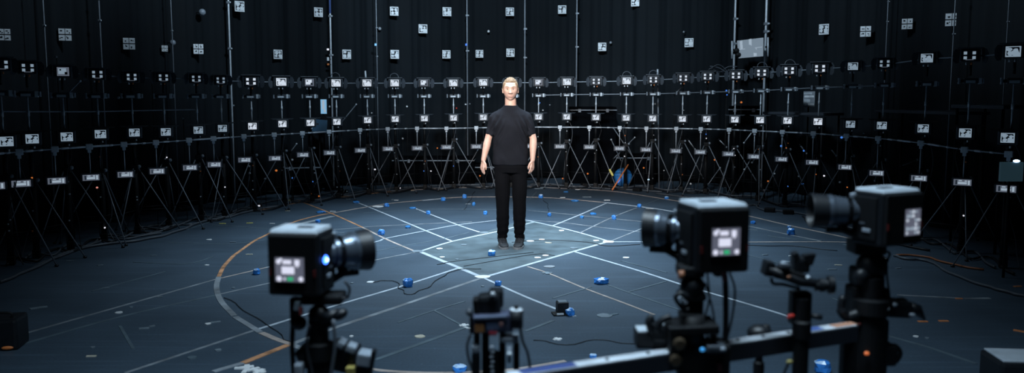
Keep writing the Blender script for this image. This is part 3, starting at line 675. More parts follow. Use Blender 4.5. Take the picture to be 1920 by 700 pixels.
# printed sheet on the right, phone display on the left
t = thing('printed_sheet', 'pale grey printed sheet propped behind the right camera rows', 'sign', at(1517, 186, 13.0))
p = at(1517, 186, 13.0); mb = MB(); mb.box((0, 0, 0), (.165, .012, .235), M_cardg, rot=RZ(-.2)); mb.build('board', t)
mb = MB()
for k, (x_, z_, w_, h_) in enumerate([(-.02, .085, .12, .03), (.0, .04, .14, .03), (-.03, -.03, .09, .05), (.03, -.08, .09, .03), (-.05, -.085, .04, .03)]): mb.box(RZ(-.2) @ Vector((x_, -.008, z_)), (w_, .003, h_), M_white if k % 2 else M_pale, rot=RZ(-.2))
mb.build('print', t)
mb = MB(); mb.cyl((0, .02, -.1), (0, .02, -p.z), .012, M_matte, 8); mb.build('support_post', t)
p = at(606, 200, 14.3); t = thing('lit_phone_screen', 'upright blue lit screen between the left stands', 'screen', p)
mb = MB(); mb.box((0, 0, 0), (.13, .02, .27), M_black, bevel=.008); mb.cyl((0, .02, -.12), (0, .02, -p.z), .012, M_matte, 8); mb.build('shell', t)
mb = MB(); mb.box((.01, -.012, 0), (.10, .004, .24), E_phone); mb.box((.005, -.0155, .03), (.04, .003, .15), E_panel2); mb.box((.03, -.0155, -.07), (.03, .003, .05), E_panel2); mb.build('screen', t)
p = at(598, 236, 14.3); t = thing('small_monitor', 'dim dark blue monitor below the upright lit screen', 'monitor', p)
mb = MB(); mb.box((0, 0, 0), (.27, .03, .21), mat('dim_blue_glass', (.02, .05, .09), .3, emit=(.02, .05, .09), es=.35), rot=RY(.1), bevel=.006); mb.cyl((0, .02, -.1), (0, .02, -p.z), .012, M_matte, 8); mb.build('shell', t)
mb = MB(); mb.box((-.03, -.018, .03), (.06, .004, .03), M_dgrey); mb.build('screen_panel', t)
p = at(1896, 318, 7.4); t = thing('small_monitor', 'dim monitor with a bright blue light at the right edge', 'monitor', p)
mb = MB(); mb.box((0, 0, -.02), (.2, .03, .17), mat('dim_grey_blue_glass', (.03, .06, .08), .3, emit=(.02, .045, .06), es=.5), bevel=.006); mb.cyl((0, .02, -.1), (0, .02, -p.z), .012, M_matte, 8); mb.build('shell', t)
mb = MB(); mb.ell((.03, -.02, .075), (.03, .012, .013), E_bluewh); mb.build('status_light', t, label='bright blue light')
# orange rod, blue bag, yellow thing
a, b = at(1148, 346, 14.3), at(1178, 309, 14.6); a.z = .03; mb = MB(); mb.tube([a, b], .012, M_orange, 8); tag(mb.build('orange_rod'), 'slanted orange rod leaning among the right stands', 'rod')
p = at(1168, 330, 15.1); t = thing('blue_bag', 'dark blue bag with a pale tag behind the orange rod', 'bag', (p.x, p.y, 0)); mb = MB(); mb.ell((0, 0, .17), (.17, .1, .17), M_blued); mb.build('pouch', t); mb = MB(); mb.box((-.08, -.1, .12), (.03, .02, .09), E_bled, rot=RY(.7)); mb.build('pale_tag', t)
p = at(1146, 320, 14.6); t = thing('yellow_grip', 'small yellow grip clamp on a thin support between the right stands', 'clamp', (p.x, p.y, 0)); mb = MB(); mb.box((0, 0, .3), (.035, .03, .13), M_yellow, rot=RY(-.5), bevel=.006); mb.build('jaw', t); mb = MB(); mb.cyl((0, 0, 0), (0, 0, .3), .008, M_matte, 6); mb.build('post', t)
# leaning thin rods (boom arms, cables) between stands
rods = [((1190,300),(1150,240)),((1165,303),(1146,262)),((1150,298),(1190,258)),((1290,262),(1303,280)),((1348,262),(1362,276)),((1410,248),(1395,268)),((1433,275),(1410,305)),((1500,272),(1512,288)),((1558,280),(1568,292)),((545,285),(556,270)),((640,230),(668,196)),((1265,178),(1283,158)),((125,178),(150,152)),((1652,300),(1640,340)),((1690,312),(1720,300)),((1325,350),(1350,315))]
for k, (a, b) in enumerate(rods):
    Y = Yr(a[0]) + .1; mb = MB(); A, B = at(*a, Y), at(*b, Y + .1)
    mb.tube([A, B], .008, M_pale if k in (3, 4, 5, 7, 8) else M_leg, 6); mb.ell(B, (.014, .014, .014), M_pale); mb.ell(A, (.016, .016, .016), M_matte)
    low = A if A.z < B.z else B; mb.tube([low, (low.x, low.y, 0)], .006, M_matte, 6)
    o = mb.build('boom_rod'); tag(o, 'thin slanted rod on a black upright among the camera stands, ' + ('left' if a[0] < 960 else 'right') + f' side, {ORD[k+1 if k < 18 else 1]} of those drawn between stands' if False else 'thin slanted rod on a black upright among the camera stands', 'rod', 'thin slanted rods among the stands')
for x0, y0, x1, h, m, lb in ((685, 133, 699, .2, M_pale, 'left of the man beside a stand'), (1233, 130, 1236, .2, M_metal, 'right of the man beside a top camera')):
    Y = Yr(x0) + .3; A = at(x0, y0, Y); B = gp(x1, 360); B = Vector((at(x1, 340, Y).x, Y, 0)); t = thing('slim_upright', 'slim pale rod rising over top rail, ' + lb, 'rod', B)
    mb = MB(); mb.tube([(0, 0, 0), A - B], .010, M_leg, 8); mb.build('lower_tube', t); mb = MB(); mb.tube([(A - B) * .9, (A - B)], .014, m, 8); mb.build('tip', t, label='bright tip of the rod')
t = thing('cable_bundle', 'tangled black cable bundle on the top rail left of the grey display', 'cable', at(1345, 128, Yr(1345) + .05))
bo_ = Vector(t.location)
for k in range(4):
    mb = MB(); q = [at(1328 + 9 * j + 3 * k, 131 - 7 * math.sin(j * .9 + k * 1.3) - (3 if j in (2, 3) else 0), Yr(1345) + .02 * k) - bo_ for j in range(6)]
    mb.tube(smooth_path(q, 4), .007, M_cabg if k % 2 else M_dgrey, 6); mb.build('wire', t)
# small reflective balls / lights on stalks
sp_r = random.Random(5)
specks = [(618,200,M_white),(746,166,M_cardg),(763,200,M_white),(856,203,M_red),(873,196,M_white),(881,195,M_cardg),(697,212,M_white),(703,318,E_wled),(636,321,E_oled),(518,320,E_oled),(548,334,E_bled),(827,278,E_bled),(820,278,E_oled),(776,278,E_bled),(808,321,E_wled),(755,260,M_white),(548,300,M_white),(467,312,M_white),(468,325,M_white),(497,336,M_cardg),(1018,207,M_white),(1012,193,E_bled),(1031,197,M_cardg),(1117,335,E_bled),(1102,326,E_oled),(1055,335,E_oled),(1207,315,E_oled),(1216,337,E_bluewh),(1245,320,M_white),(1282,207,M_white),(1228,195,M_white),(1390,192,E_oled),(1362,170,E_bled),(1363,178,E_bled),(1465,274,E_bled),(1578,258,E_bled),(1476,350,E_bled),(1505,345,E_bled),(1396,318,M_white),(1452,326,M_white),(1498,331,M_white),(1575,342,M_white),(1507,283,E_bled),(1432,357,M_white),(1295,345,M_white),(1250,371,E_bled),(1440,340,E_oled),(182,352,mat('pink_light',(.6,.2,.15),.5,emit=(.8,.3,.25),es=.8)),(222,183,M_cardg),(343,222,M_cardg),(105,107,M_cardg),(438,198,M_white),(283,133,M_cardg),(1530,312,E_oled),(1595,300,M_cardg),(1545,330,E_wled),(1360,352,M_white),(700,330,M_cardg),(590,325,M_cardg),(900,330,E_oled),(1072,345,M_cardg),(1340,300,E_oled),(1620,250,M_cardg)]
for k, (x, y, m) in enumerate(specks):
    Y = Yr(x) + sp_r.uniform(.05, .35); p = at(x, y, Y)
    if p.z < .05: Y = Yr(x) - .6; p = at(x, y, Y)
    r = sp_r.uniform(.011, .018); t = thing('status_lamp' if m in (E_wled, E_oled, E_bled, E_rled, E_bluewh) else 'reflector_ball', '', 'marker', (p.x, p.y, 0))
    mb = MB(); mb.ell((0, 0, p.z), (r, r, r * .9), m, u=10, v=8); mb.build('ball', t); mb = MB(); mb.cyl((0, .01, 0), (0, .01, p.z), .004, M_matte, 6); mb.build('stalk', t)
    cn = {E_wled: 'white lit', E_oled: 'orange lit', E_bled: 'blue lit', E_rled: 'red lit', E_bluewh: 'bright blue-white lit', M_white: 'white', M_cardg: 'grey', M_red: 'red'}.get(m, 'pink lit')
    side = 'far left' if x < 430 else 'left' if x < 700 else 'just left of the man' if x < 960 else 'just right of the man' if x < 1200 else 'right' if x < 1450 else 'far right'
    hgt = 'high' if y < 215 else 'middle height' if y < 290 else 'low'
    t['label'] = f'{cn} ball on thin stalk among stands, {side}, {hgt}'; t['group'] = f'{cn} balls among the stands, {side}, {hgt}'

# ================================================================ BLUE BLOCKS ON THE FLOOR
def lump(x, y, w, h, m1, m2, label, seed, flat=False, name='blue_wrapped_block'):
    r = random.Random(seed); c = gp(x, y); s = F / c.y
    W, H = w / s, h / s; t = thing(name, label, 'wrapped block', (c.x, c.y, 0), r.uniform(-.6, .6), 'blue wrapped blocks on the floor')
    bm = bmesh.new(); g = bmesh.ops.create_icosphere(bm, subdivisions=2, radius=1)
    for v in bm.verts:
        q = v.co.copy(); k = 1 + .28 * noise.noise(q * 1.6 + Vector((seed, 0, 0)))
        p_ = 4; d = (abs(q.x) ** p_ + abs(q.y) ** p_ + abs(q.z) ** p_) ** (1 / p_)
        q = q / d * k
        v.co = Vector((q.x * W / 2, q.y * W * .42, max(q.z, -.9) * H / 2 + H * .45))
    mb = MB(); mb.bm.free(); mb.bm = bm; i1, i2 = mb.mi(m1), mb.mi(m2)
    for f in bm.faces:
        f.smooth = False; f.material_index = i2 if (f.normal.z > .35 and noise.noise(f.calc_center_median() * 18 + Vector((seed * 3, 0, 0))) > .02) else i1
    mb.build('wrapping', t)
    mb = MB(); mb.prism([(-W * .3, -W * .36, .002), (W * .34, -W * .4, .002), (W * .5, W * .1, .002), (-W * .4, W * .2, .002)], (0, 0, .004), M_blued); mb.build('tape_tab', t)
    return t
bl = [(481,515,13,12,'at the inner ring beside the left foreground camera'),(596,418,9,6,'behind the left foreground camera, inside the ring'),(715,441,12,11,'where the orange diagonal meets a cross line'),(725,388,9,7,'on the back arc beside the white oval'),
      (803,402,8,7,'on the white diagonal left of the man'),(831,377,9,7,'by the white dash on the back arc'),(871,372,8,8,'on the back arc left of the man'),(910,403,7,8,'directly left of the man between two arcs'),(1014,372,8,8,'on the back arc right of the man'),
      (1030,406,7,7,'below the wire right of the man'),(1151,412,8,9,'on the cross line left of the middle foreground lens'),(1199,389,8,7,'on the right part of the white back arc'),(1250,374,8,6,'behind the ring among cables'),(1483,441,13,14,'large one on the floor at right, between two foreground cameras'),
      (1480,428,7,5,'small one behind the large right-hand block'),(1412,420,9,6,'beside the middle foreground camera box'),(922,480,14,12,'in front of the man on the worn square'),(765,538,18,17,'on the white line left of the square'),(934,536,13,10,'near the front corner of the square'),
      (1069,592,17,15,'beside the small black cube'),(862,697,26,14,'at the bottom edge left of the small mount'),(1112,672,14,9,'just behind the black bar'),(1541,700,28,28,'at the bottom edge under the right end of the bar')]
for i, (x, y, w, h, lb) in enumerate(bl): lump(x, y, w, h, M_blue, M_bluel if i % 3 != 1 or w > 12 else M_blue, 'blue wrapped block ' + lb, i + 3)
for i, (x, y, w, h, lb) in enumerate([(602,399,16,4,'on the orange diagonal at left'),(774,392,12,5,'at the head of the white diagonal'),(1061,361,9,3,'behind the back arc right of the man'),(1078,378,14,4,'inside the back arc right of the man'),(1112,403,12,5,'between the two right diagonals'),(1091,410,7,7,'small greenish one below the right diagonal'),
                                   (888,386,6,9,'by the wire left of the man'),(765,428,10,6,'faint one inside the left grid'),(668,381,12,5,'faint one by the left back arc')]):
    t = lump(x, y, w, h * .8, M_blued, M_blue, 'flat scrap of blue film on the floor, ' + lb, i + 40, name='blue_film_scrap'); t['category'] = 'film scrap'; t['group'] = 'flat blue film scraps on the floor'
t = lump(1127, 532, 26, 12, M_blue, M_white, 'crumpled white and blue wrapper lying right of the square', 77, name='crumpled_wrapper'); t['category'] = 'wrapper'; del t['group']
c = gp(1054, 588); t = thing('black_cube', 'small black cube with pale top beside a blue block', 'cube', c, .15)
mb = MB(); mb.box((0, 0, .045), (.085, .085, .09), M_black, bevel=.008); mb.build('body', t); mb = MB(); mb.box((0, 0, .0925), (.065, .065, .005), M_dotg, bevel=.001); mb.build('top_pad', t); mb = MB(); mb.box((-.02, -.03, .006), (.12, .1, .012), M_matte, bevel=.003); mb.box((-.03, -.075, .015), (.05, .01, .012), M_pale); mb.build('base', t)

# ================================================================ THE STANDING MAN
M_skin = mat('skin', (.52, .335, .27), .55, var=.06, scale=30)
M_skin.node_tree.nodes['Principled BSDF'].inputs['Subsurface Weight'].default_value = .12
M_skin.node_tree.nodes['Principled BSDF'].inputs['Subsurface Radius'].default_value = (.012, .005, .003)
M_lip = mat('lips_skin', (.48, .27, .23), .5)
M_hair = mat('short_blond_hair', (.20, .135, .08), .7, var=.3, scale=160, bump=.6)
M_brow = mat('brow_hair', (.20, .125, .075), .7)
M_eye = mat('eye_white', (.6, .6, .6), .2); M_iris = mat('iris_dark', (.03, .04, .05), .15)
M_shirt = mat('black_cotton_jersey', (.0078, .0092, .0135), .9, spec=.12, var=.15, scale=8)
M_trous = mat('black_sweat_fabric', (.0025, .003, .0045), .9, spec=.1, var=.15, scale=8)
M_shoe = mat('dark_grey_knit', (.028, .034, .042), .7, var=.3, scale=90)
M_sole = mat('shoe_sole', (.22, .25, .28), .6); M_lace = mat('shoe_lace', (.05, .055, .065), .7)
P0 = gp(957.5, 463); P0.z = 0; P0.y = 8.97
man = thing('person', 'standing man in black t-shirt, black joggers and dark sneakers, arms at his sides', 'person', P0)
def voxelise(mb, name, mats, vox, sm_it, mt, smf=.5):
    me = bpy.data.meshes.new(name); mb.bm.to_mesh(me); mb.bm.free(); me.materials.append(mt)
    o = bpy.data.objects.new(name, me); C.objects.link(o)
    r = o.modifiers.new('r', 'REMESH'); r.mode = 'VOXEL'; r.voxel_size = vox; r.use_smooth_shade = True
    s = o.modifiers.new('s', 'SMOOTH'); s.iterations = sm_it; s.factor = smf
    dg = bpy.context.evaluated_depsgraph_get(); dg.update()
    me2 = bpy.data.meshes.new_from_object(o.evaluated_get(dg)); me2.name = name
    o.modifiers.clear(); o.data = me2; bpy.data.meshes.remove(me)
    if not me2.materials: me2.materials.append(mt)
    for p in me2.polygons: p.use_smooth = True
    o.parent = man
    return o
def g_(x, s): return math.exp(-(x * x) / (2 * s * s))
HZ = 1.678; HX = -.002; HY = -.005     # head centre
def head_pt(d, grow=0.0, face=True):
    x, y, z = d.x, d.y, d.z
    t = max(0, -z)
    sx = .0765 * (1 - .25 * t ** 2) ; sy = .096; sz = .119
    px, py, pz = x * sx, y * sy, z * sz
    if z > 0: px *= 1 + .05 * math.sin(z * math.pi); 
    if y < 0 and z < .55:
        # flatten the face front and square the jaw
        px = math.copysign(abs(px) ** .93 * .0765 ** .07, px) if px else 0
        py = -abs(py) ** .82 * .096 ** .18
    if y > 0 and z < -.2: py *= 1 - .55 * min(1, (-z - .2) / .6)
    if z < -.75 and y < 0: py *= .93
    if face and y < 0:
        ax = abs(px)
        nr = max(0, min(1, (.012 - pz) / .052)) if pz > -.044 else max(0, 1 - (-.044 - pz) / .010)
        py -= .023 * nr * g_(px, .0075 + .004 * nr)
        py -= .008 * g_(ax - .011, .006) * g_(pz + .040, .007)
        py += .0135 * g_(ax - .031, .014) * g_(pz - .001, .0105)
        py -= .0055 * g_(pz - .021, .008) * (1 if ax < .045 else g_(ax - .045, .01))
        py -= .0035 * g_(px, .021) * g_(pz + .0685, .0050)
        py -= .0040 * g_(px, .017) * g_(pz + .0800, .0055)
        py += .0018 * g_(px, .020) * g_(pz + .0742, .0022)
        py += .003 * g_(px, .02) * g_(pz + .089, .005)
        py -= .009 * g_(px, .020) * g_(pz + .107, .012)
        py -= .004 * g_(ax - .043, .014) * g_(pz + .028, .014)
        py += .004 * g_(ax - .045, .012) * g_(pz + .066, .018)
    v = Vector((px, py, pz)); 
    if grow: v += d.normalized() * grow
    return v
def head_place(v): return RX(R(-2)) @ v + Vector((HX, HY, HZ))
def sph(nu, nv, fn):
    bm = bmesh.new(); rows = []
    for j in range(nv + 1):
        th = math.pi * j / nv; row = []
        if j in (0, nv): row = [bm.verts.new(fn(Vector((0, 0, 1 if j == 0 else -1))))]
        else:
            for i in range(nu):
                a = 2 * math.pi * i / nu; row.append(bm.verts.new(fn(Vector((math.sin(th) * math.sin(a), -math.sin(th) * math.cos(a), math.cos(th))))))
        rows.append(row)
    for j in range(nv):
        A, B = rows[j], rows[j + 1]
        for i in range(nu):
            k = (i + 1) % nu
            if len(A) == 1: bm.faces.new((A[0], B[i], B[k]))
            elif len(B) == 1: bm.faces.new((A[i], B[0], A[k]))
            else: bm.faces.new((A[i], B[i], B[k], A[k]))
    return bm
# --- one continuous body: head, neck, torso, arms, hands, legs
def cap(mb, a, b, ra, rb, n=16):
    a, b = Vector(a), Vector(b); mb.tube([a, b], [ra, rb], M_skin, n); mb.ell(a, (ra,) * 3, M_skin, u=n, v=8); mb.ell(b, (rb,) * 3, M_skin, u=n, v=8)
def chain(mb, pts, rs, n=14):
    for (a, b), (p, q) in zip(zip(pts, pts[1:]), zip(rs, rs[1:])): cap(mb, a, b, p, q, n)
body = MB(); body.mi(M_skin)
for s in (-1, 1):
    body.ell((HX + s * .0775, HY + .008, HZ - .012), (.008, .017, .030), M_skin, rot=RZ(s * .35) @ RX(-.15)); body.ell((HX + s * .083, HY + .014, HZ + .004), (.006, .013, .016), M_skin)
chain(body, [(HX, .018, HZ - .06), (0, .022, 1.52), (0, .02, 1.44)], [.058, .060, .072], 24)
body.ell((0, .02, 1.33), (.16, .095, .15), M_skin, u=24, v=16); body.ell((0, .02, 1.12), (.14, .09, .16), M_skin, u=24, v=16); body.ell((0, .02, .93), (.155, .1, .12), M_skin, u=24, v=16)
arms = {}
for s, el, wr in ((-1, (-.238, .01, 1.155), (-.287, -.035, .935)), (1, (.240, .01, 1.155), (.232, -.035, .935))):
    sh = (s * .165, .02, 1.385)
    chain(body, [sh, ((sh[0] + el[0]) / 2, .018, 1.29), el], [.046, .040, .038])
    e = Vector(el); w = Vector(wr); m = e.lerp(w, .28)
    chain(body, [e, m, e.lerp(w, .65), w], [.038, .041, .033, .0255])
    # hand
    d = (w - e).normalized(); d = (d + Vector((s * -.02, -.10, -.25))).normalized()
    back = Vector((s * .80, -.60, 0)); back = (back - d * back.dot(d)).normalized()      # back of the hand faces outward/front
    side = d.cross(back); 
    if side.y > 0: side = -side          # thumb side towards the front (-Y)
    for k, (o_, ra, rb, L) in enumerate(((-.020, .013, .012, .078), (-.007, .0135, .0125, .080), (.007, .0135, .0125, .078), (.019, .0125, .011, .072))):
        cap(body, w + side * (-o_) * .7, w + d * L - side * o_ * 1.25, ra, rb * .85, 12)
    fl = ((-.0285, .066, .0), (-.0095, .074, .0), (.0095, .069, .0), (.0275, .053, .0))
    for k, (o_, L, _) in enumerate(fl):
        b0 = w + d * (.078 if k < 3 else .070) - side * o_
        curl = .25 + .10 * k
        d1 = (d - back * curl * .7 - side * o_ * 3).normalized(); d2 = (d - back * (curl * 1.8) - side * o_ * 2).normalized(); d3 = (d - back * (curl * 2.9)).normalized()
        j1 = b0 + d1 * L * .48; j2 = j1 + d2 * L * .30; j3 = j2 + d3 * L * .22
        chain(body, [b0, j1, j2, j3], [.0086, .0080, .0073, .0062], 10)
    t0_ = w + d * .018 + side * .016; t1 = w + d * .045 + side * .040 - back * .008; t2 = w + d * .075 + side * .046 - back * .016; t3 = w + d * .096 + side * .042 - back * .022
    chain(body, [t0_, t1, t2, t3], [.014, .0115, .0095, .0075], 10)
for s, x1 in ((-1, -.088), (1, .090)):
    chain(body, [(s * .085, .02, .90), (x1, .01, .50), (x1, .03, .09)], [.075, .050, .032])
    cap(body, (x1, .03, .06), (x1 + s * .01, -.09, .038), .028, .016)
hb = sph(110, 90, lambda d: head_place(head_pt(d))); hm = bpy.data.meshes.new('tmp'); hb.to_mesh(hm); hb.free(); body.bm.from_mesh(hm); bpy.data.meshes.remove(hm)
bo = voxelise(body, 'body', None, .0036, 2, M_skin, .4)
# --- face details
f1 = MB()
for s in (-1, 1):
    mb = MB(); mb.ell((HX + s * .0305, HY - .0728, HZ + .0005), (.0115, .0110, .0050), M_eye)
    mb.ell((HX + s * .0305, HY - .0798, HZ + .0005), (.0060, .0045, .0047), M_iris); mb.build('eye', man)
    mb = MB(); pts = []
    for k in range(9):
        u = k / 8; x = .014 + .036 * u; z = .0205 + .006 * math.sin(u * 2.4); v = head_pt(Vector((s * x / .078, -math.sqrt(max(.01, 1 - (x / .078) ** 2 - (z / .119) ** 2)), z / .119)))
        pts.append(head_place(v) + Vector((0, -.0005, 0)))
    mb.tube(smooth_path(pts, 2), [.0022 + .0022 * math.sin(math.pi * min(1, (i + 2) / 18)) for i in range(17)], M_brow, 8); mb.build('eyebrow', man)
    mb = MB(); pts = []
    for k in range(7):
        u = k / 6; x = .018 + .025 * u; z = .0065 + .003 * math.sin(u * math.pi)
        pts.append((HX + s * x, HY - .0830 + .010 * abs(u - .4), HZ + z - .0015))
    mb.tube(pts, .0021, M_brow, 6); mb.build('eyelid', man)
f1.bm.free()
def lipstrip(z0, z1, name):
    mb = MB(); i0 = mb.mi(M_lip); rows = []
    for k in range(13):
        u = (k / 12 - .5) * 2; x = u * .0205; sq = 1 - abs(u) ** 2.2; row = []
        for q in range(4):
            z = (z0 + z1) / 2 + ((z0 - z1) / 2) * sq * (1 - 2 * q / 3)
            zm = -.0742; z = zm + (z - zm) 
            dd = Vector((x / .062, 0, z / .119)); dd.y = -math.sqrt(max(.01, 1 - dd.x ** 2 - dd.z ** 2))
            p = head_place(head_pt(dd)); row.append(mb.bm.verts.new(p + Vector((0, -.0003 * sq + .0004, 0))))
        rows.append(row)
    for A, B in zip(rows, rows[1:]):
        for q in range(3): f = mb.bm.faces.new((A[q], A[q + 1], B[q + 1], B[q])); f.smooth = True
    o = mb.build(name, man); m = o.modifiers.new('t', 'SOLIDIFY'); m.thickness = .0016; m.offset = 0
lipstrip(-.0675, -.0738, 'upper_lip'); lipstrip(-.0746, -.0825, 'lower_lip')
# --- hair: short crop following the skull, hairline cut
def hair_fn(d):
    z, y = d.z, d.y
    hl = .60 + .10 * math.cos(d.x * 2.2) if y < 0 else .60        # hairline height at the front
    side = abs(d.x)
    g = .004
    if y < 0:
        lim = .56 if side < .55 else .56 - (side - .55) * 1.35
        a = (z - lim) / .10
        if side > .93: a = max(a, (z + .12) / .1)
    else:
        lim = .05 - .75 * min(1, y * 1.2); a = (z - lim) / .12
    a = max(-1, min(1, a))
    top = max(0, z) ** 1.2
    g = -.010 + (.0145 + .006 * top + .004 * noise.noise(d * 9)) * (a * .5 + .5) if a > -1 else -.010
    p = head_pt(d, face=False)
    if z > .55 and y < .1: p.y -= .006 * (z - .55) * 2
    return head_place(p + d * g)
bmh = sph(140, 110, hair_fn); mbh = MB(); mbh.bm.free(); mbh.bm = bmh; mbh.mi(M_hair)
for f in bmh.faces: f.smooth = True
mbh.build('hair', man)
# --- t-shirt
sh = MB()
def ring_loft(mb, rings, m, n=40, ex=2.5):
    rows = []
    for (z, a, b, cx, cy) in rings:
        row = []
        for k in range(n):
            t = 2 * math.pi * k / n; c, s = math.cos(t), math.sin(t)
            row.append(mb.bm.verts.new((cx + math.copysign(abs(c) ** (2 / ex), c) * a, cy + math.copysign(abs(s) ** (2 / ex), s) * b, z)))
        rows.append(row)
    fs = []
    for A, B in zip(rows, rows[1:]):
        for k in range(n): fs.append(mb.bm.faces.new((A[k], A[(k + 1) % n], B[(k + 1) % n], B[k])))
    fs += [mb.bm.faces.new(rows[0][::-1]), mb.bm.faces.new(rows[-1])]
    mb._fin(fs, m, True)
ring_loft(sh, [(.885,.196,.128,.0,.02),(.93,.196,.128,0,.02),(1.0,.188,.124,0,.02),(1.1,.182,.120,0,.02),(1.2,.184,.124,0,.015),(1.3,.190,.128,0,.012),(1.36,.188,.122,0,.015),(1.41,.168,.110,0,.018),(1.445,.140,.098,0,.02),(1.475,.108,.088,0,.02),(1.498,.082,.078,0,.018),(1.512,.074,.072,0,.018)], M_shirt)
for s in (-1, 1):
    for (a, b), (p, q) in zip(zip([(s*.110,.02,1.405),(s*.160,.02,1.375),(s*.190,.018,1.29)], [(s*.160,.02,1.375),(s*.190,.018,1.29),(s*.211,.014,1.20)]), ((.066,.070),(.070,.063),(.063,.056))):
        sh.tube([a, b], [p, q], M_shirt, 20); 
        if b[2] > 1.25: sh.ell(b, (q,) * 3, M_shirt, u=20)
        sh.ell(a, (p,) * 3, M_shirt, u=20) if a[2] > 1.3 else None
so = voxelise(sh, 'tshirt', None, .0065, 5, M_shirt, .6)
NRM = [v.normal.copy() for v in so.data.vertices]
for v in so.data.vertices:      # drape folds
    c = v.co; k = .0
    under = g_(abs(c.x) - .15, .05) * g_(c.z - 1.27, .10)
    k += .013 * under * math.sin((abs(c.x) * 1.1 + c.z * .6) * 95)
    k += .006 * noise.noise(Vector((c.x * 7, c.y * 6, c.z * 3.5))) + .003 * math.sin(c.x * 42 + c.z * 9) * max(0, min(1, (1.1 - c.z) / .2))
    k += .010 * noise.noise(Vector((c.x * 13 + c.z * 9, c.y * 9, c.z * 7 - c.x * 6)))
    if c.z > 1.47: k *= .2
    v.co = c + NRM[v.index] * k
mb = MB(); pts = [(.068 * math.cos(t), .018 + .068 * math.sin(t) - .004, 1.508 + .016 * math.sin(t)) for t in [2 * math.pi * k / 32 for k in range(33)]]
mb.tube(pts, .0075, M_shirt, 8); mb.build('collar', man)
# --- trousers
tr = MB(); ring_loft(tr, [(.80,.160,.105,.005,.02),(.86,.178,.115,.0,.02),(.92,.176,.115,0,.02),(.96,.168,.11,0,.02)], M_trous)
for s, x1 in ((-1, -.086), (1, .094)):
    K = [((s*.090,.02,.84),.088),((x1,.015,.70),.082),((x1,.01,.52),.074),((x1,.02,.34),.068),((x1,.025,.22),.063),((x1,.028,.165),.060),((x1,.03,.135),.050)]
    for (a, p), (b, q) in zip(K, K[1:]): tr.tube([a, b], [p, q], M_trous, 24); tr.ell(b, (q,) * 3, M_trous, u=20) if q > .055 else None
to = voxelise(tr, 'joggers', None, .0065, 4, M_trous, .6)
NRM = [v.normal.copy() for v in to.data.vertices]
for v in to.data.vertices:
    c = v.co; low = max(0, min(1, (.45 - c.z) / .25)); k = .006 * noise.noise(Vector((c.x * 8, c.y * 8, c.z * 4)))
    k += low * .003 * math.sin(c.z * 85 + 3 * noise.noise(Vector((c.x * 9, c.y * 9, 0)))) + .005 * noise.noise(Vector((c.x * 10 + c.z * 8, c.y * 10, c.z * 8)))
    v.co = c + NRM[v.index] * k
for x1 in (-.086, .094):
    mb = MB(); mb.lathe((x1, .025, .098), (x1, .03, 1), [(0, .048), (.006, .053), (.03, .050), (.038, .046)], M_trous, 24); mb.build('cuff', man)
# --- shoes
for s, x1 in ((-1, -.090), (1, .098)):
    up2 = MB(); rot = RZ(-s * .16) ; fx = Vector((x1, .03, 0))
    # length axis is -Y (toes) ; (y, half width, height)
    sec = [(.095,.026,.085),(.08,.040,.108),(.04,.045,.125),(-.005,.045,.122),(-.04,.046,.100),(-.08,.046,.070),(-.12,.049,.058),(-.155,.045,.050),(-.18,.034,.042),(-.195,.016,.032)]
    def shoe_ring(y, w, h, z0, n=20):
        out = []
        for k in range(n):
            t = 2 * math.pi * k / n; c, q = math.cos(t), math.sin(t)
            z = z0 + (h - z0) * (.5 + .5 * q) if True else 0
            out.append(rot @ Vector((w * math.copysign(abs(c) ** .75, c) * (1 if q < .3 else 1 - .35 * (q - .3)), y, z)) + fx)
        return out
    fs = []; rows = [[up2.bm.verts.new(p) for p in shoe_ring(y, w, h, .018)] for y, w, h in sec]
    for A, B in zip(rows, rows[1:]):
        for k in range(20): fs.append(up2.bm.faces.new((A[k], A[(k + 1) % 20], B[(k + 1) % 20], B[k])))
    fs += [up2.bm.faces.new(rows[0][::-1]), up2.bm.faces.new(rows[-1])]; up2._fin(fs, M_shoe, True)
    up2.tube([rot @ Vector((0, .035, .08)) + fx, rot @ Vector((0, .03, .125)) + fx], [.050, .048], M_shoe, 20)
    up2.build('sneaker', man)
    so2 = MB(); L = [(.096,.0),(.09,.022),(.06,.036),(0,.038),(-.06,.046),(-.12,.053),(-.165,.047),(-.19,.030),(-.203,.010)]
    pts = [(w + .003, y) for y, w in L] + [(-w - .003, y) for y, w in L[::-1]]
    so2.prism([rot @ Vector((x, y, .001)) + fx for x, y in pts], (0, 0, .021), M_sole); so2.build('sole', man, label='paler rubber sole of the sneaker')
    la = MB()
    for k in range(5):
        y = -.035 - .019 * k; z = .108 - .0098 * k
        la.tube([rot @ Vector((-.022, y, z - .006)) + fx, rot @ Vector((0, y - .007, z + .003)) + fx, rot @ Vector((.022, y, z - .006)) + fx], .0028, M_lace, 6)
    for q in (-1, 1): la.tube(smooth_path([rot @ Vector((0, -.035, .100)) + fx, rot @ Vector((q * .018, -.045, .106)) + fx, rot @ Vector((q * .024, -.058, .085)) + fx], 4), .0025, M_lace, 6)
    la.build('laces', man)

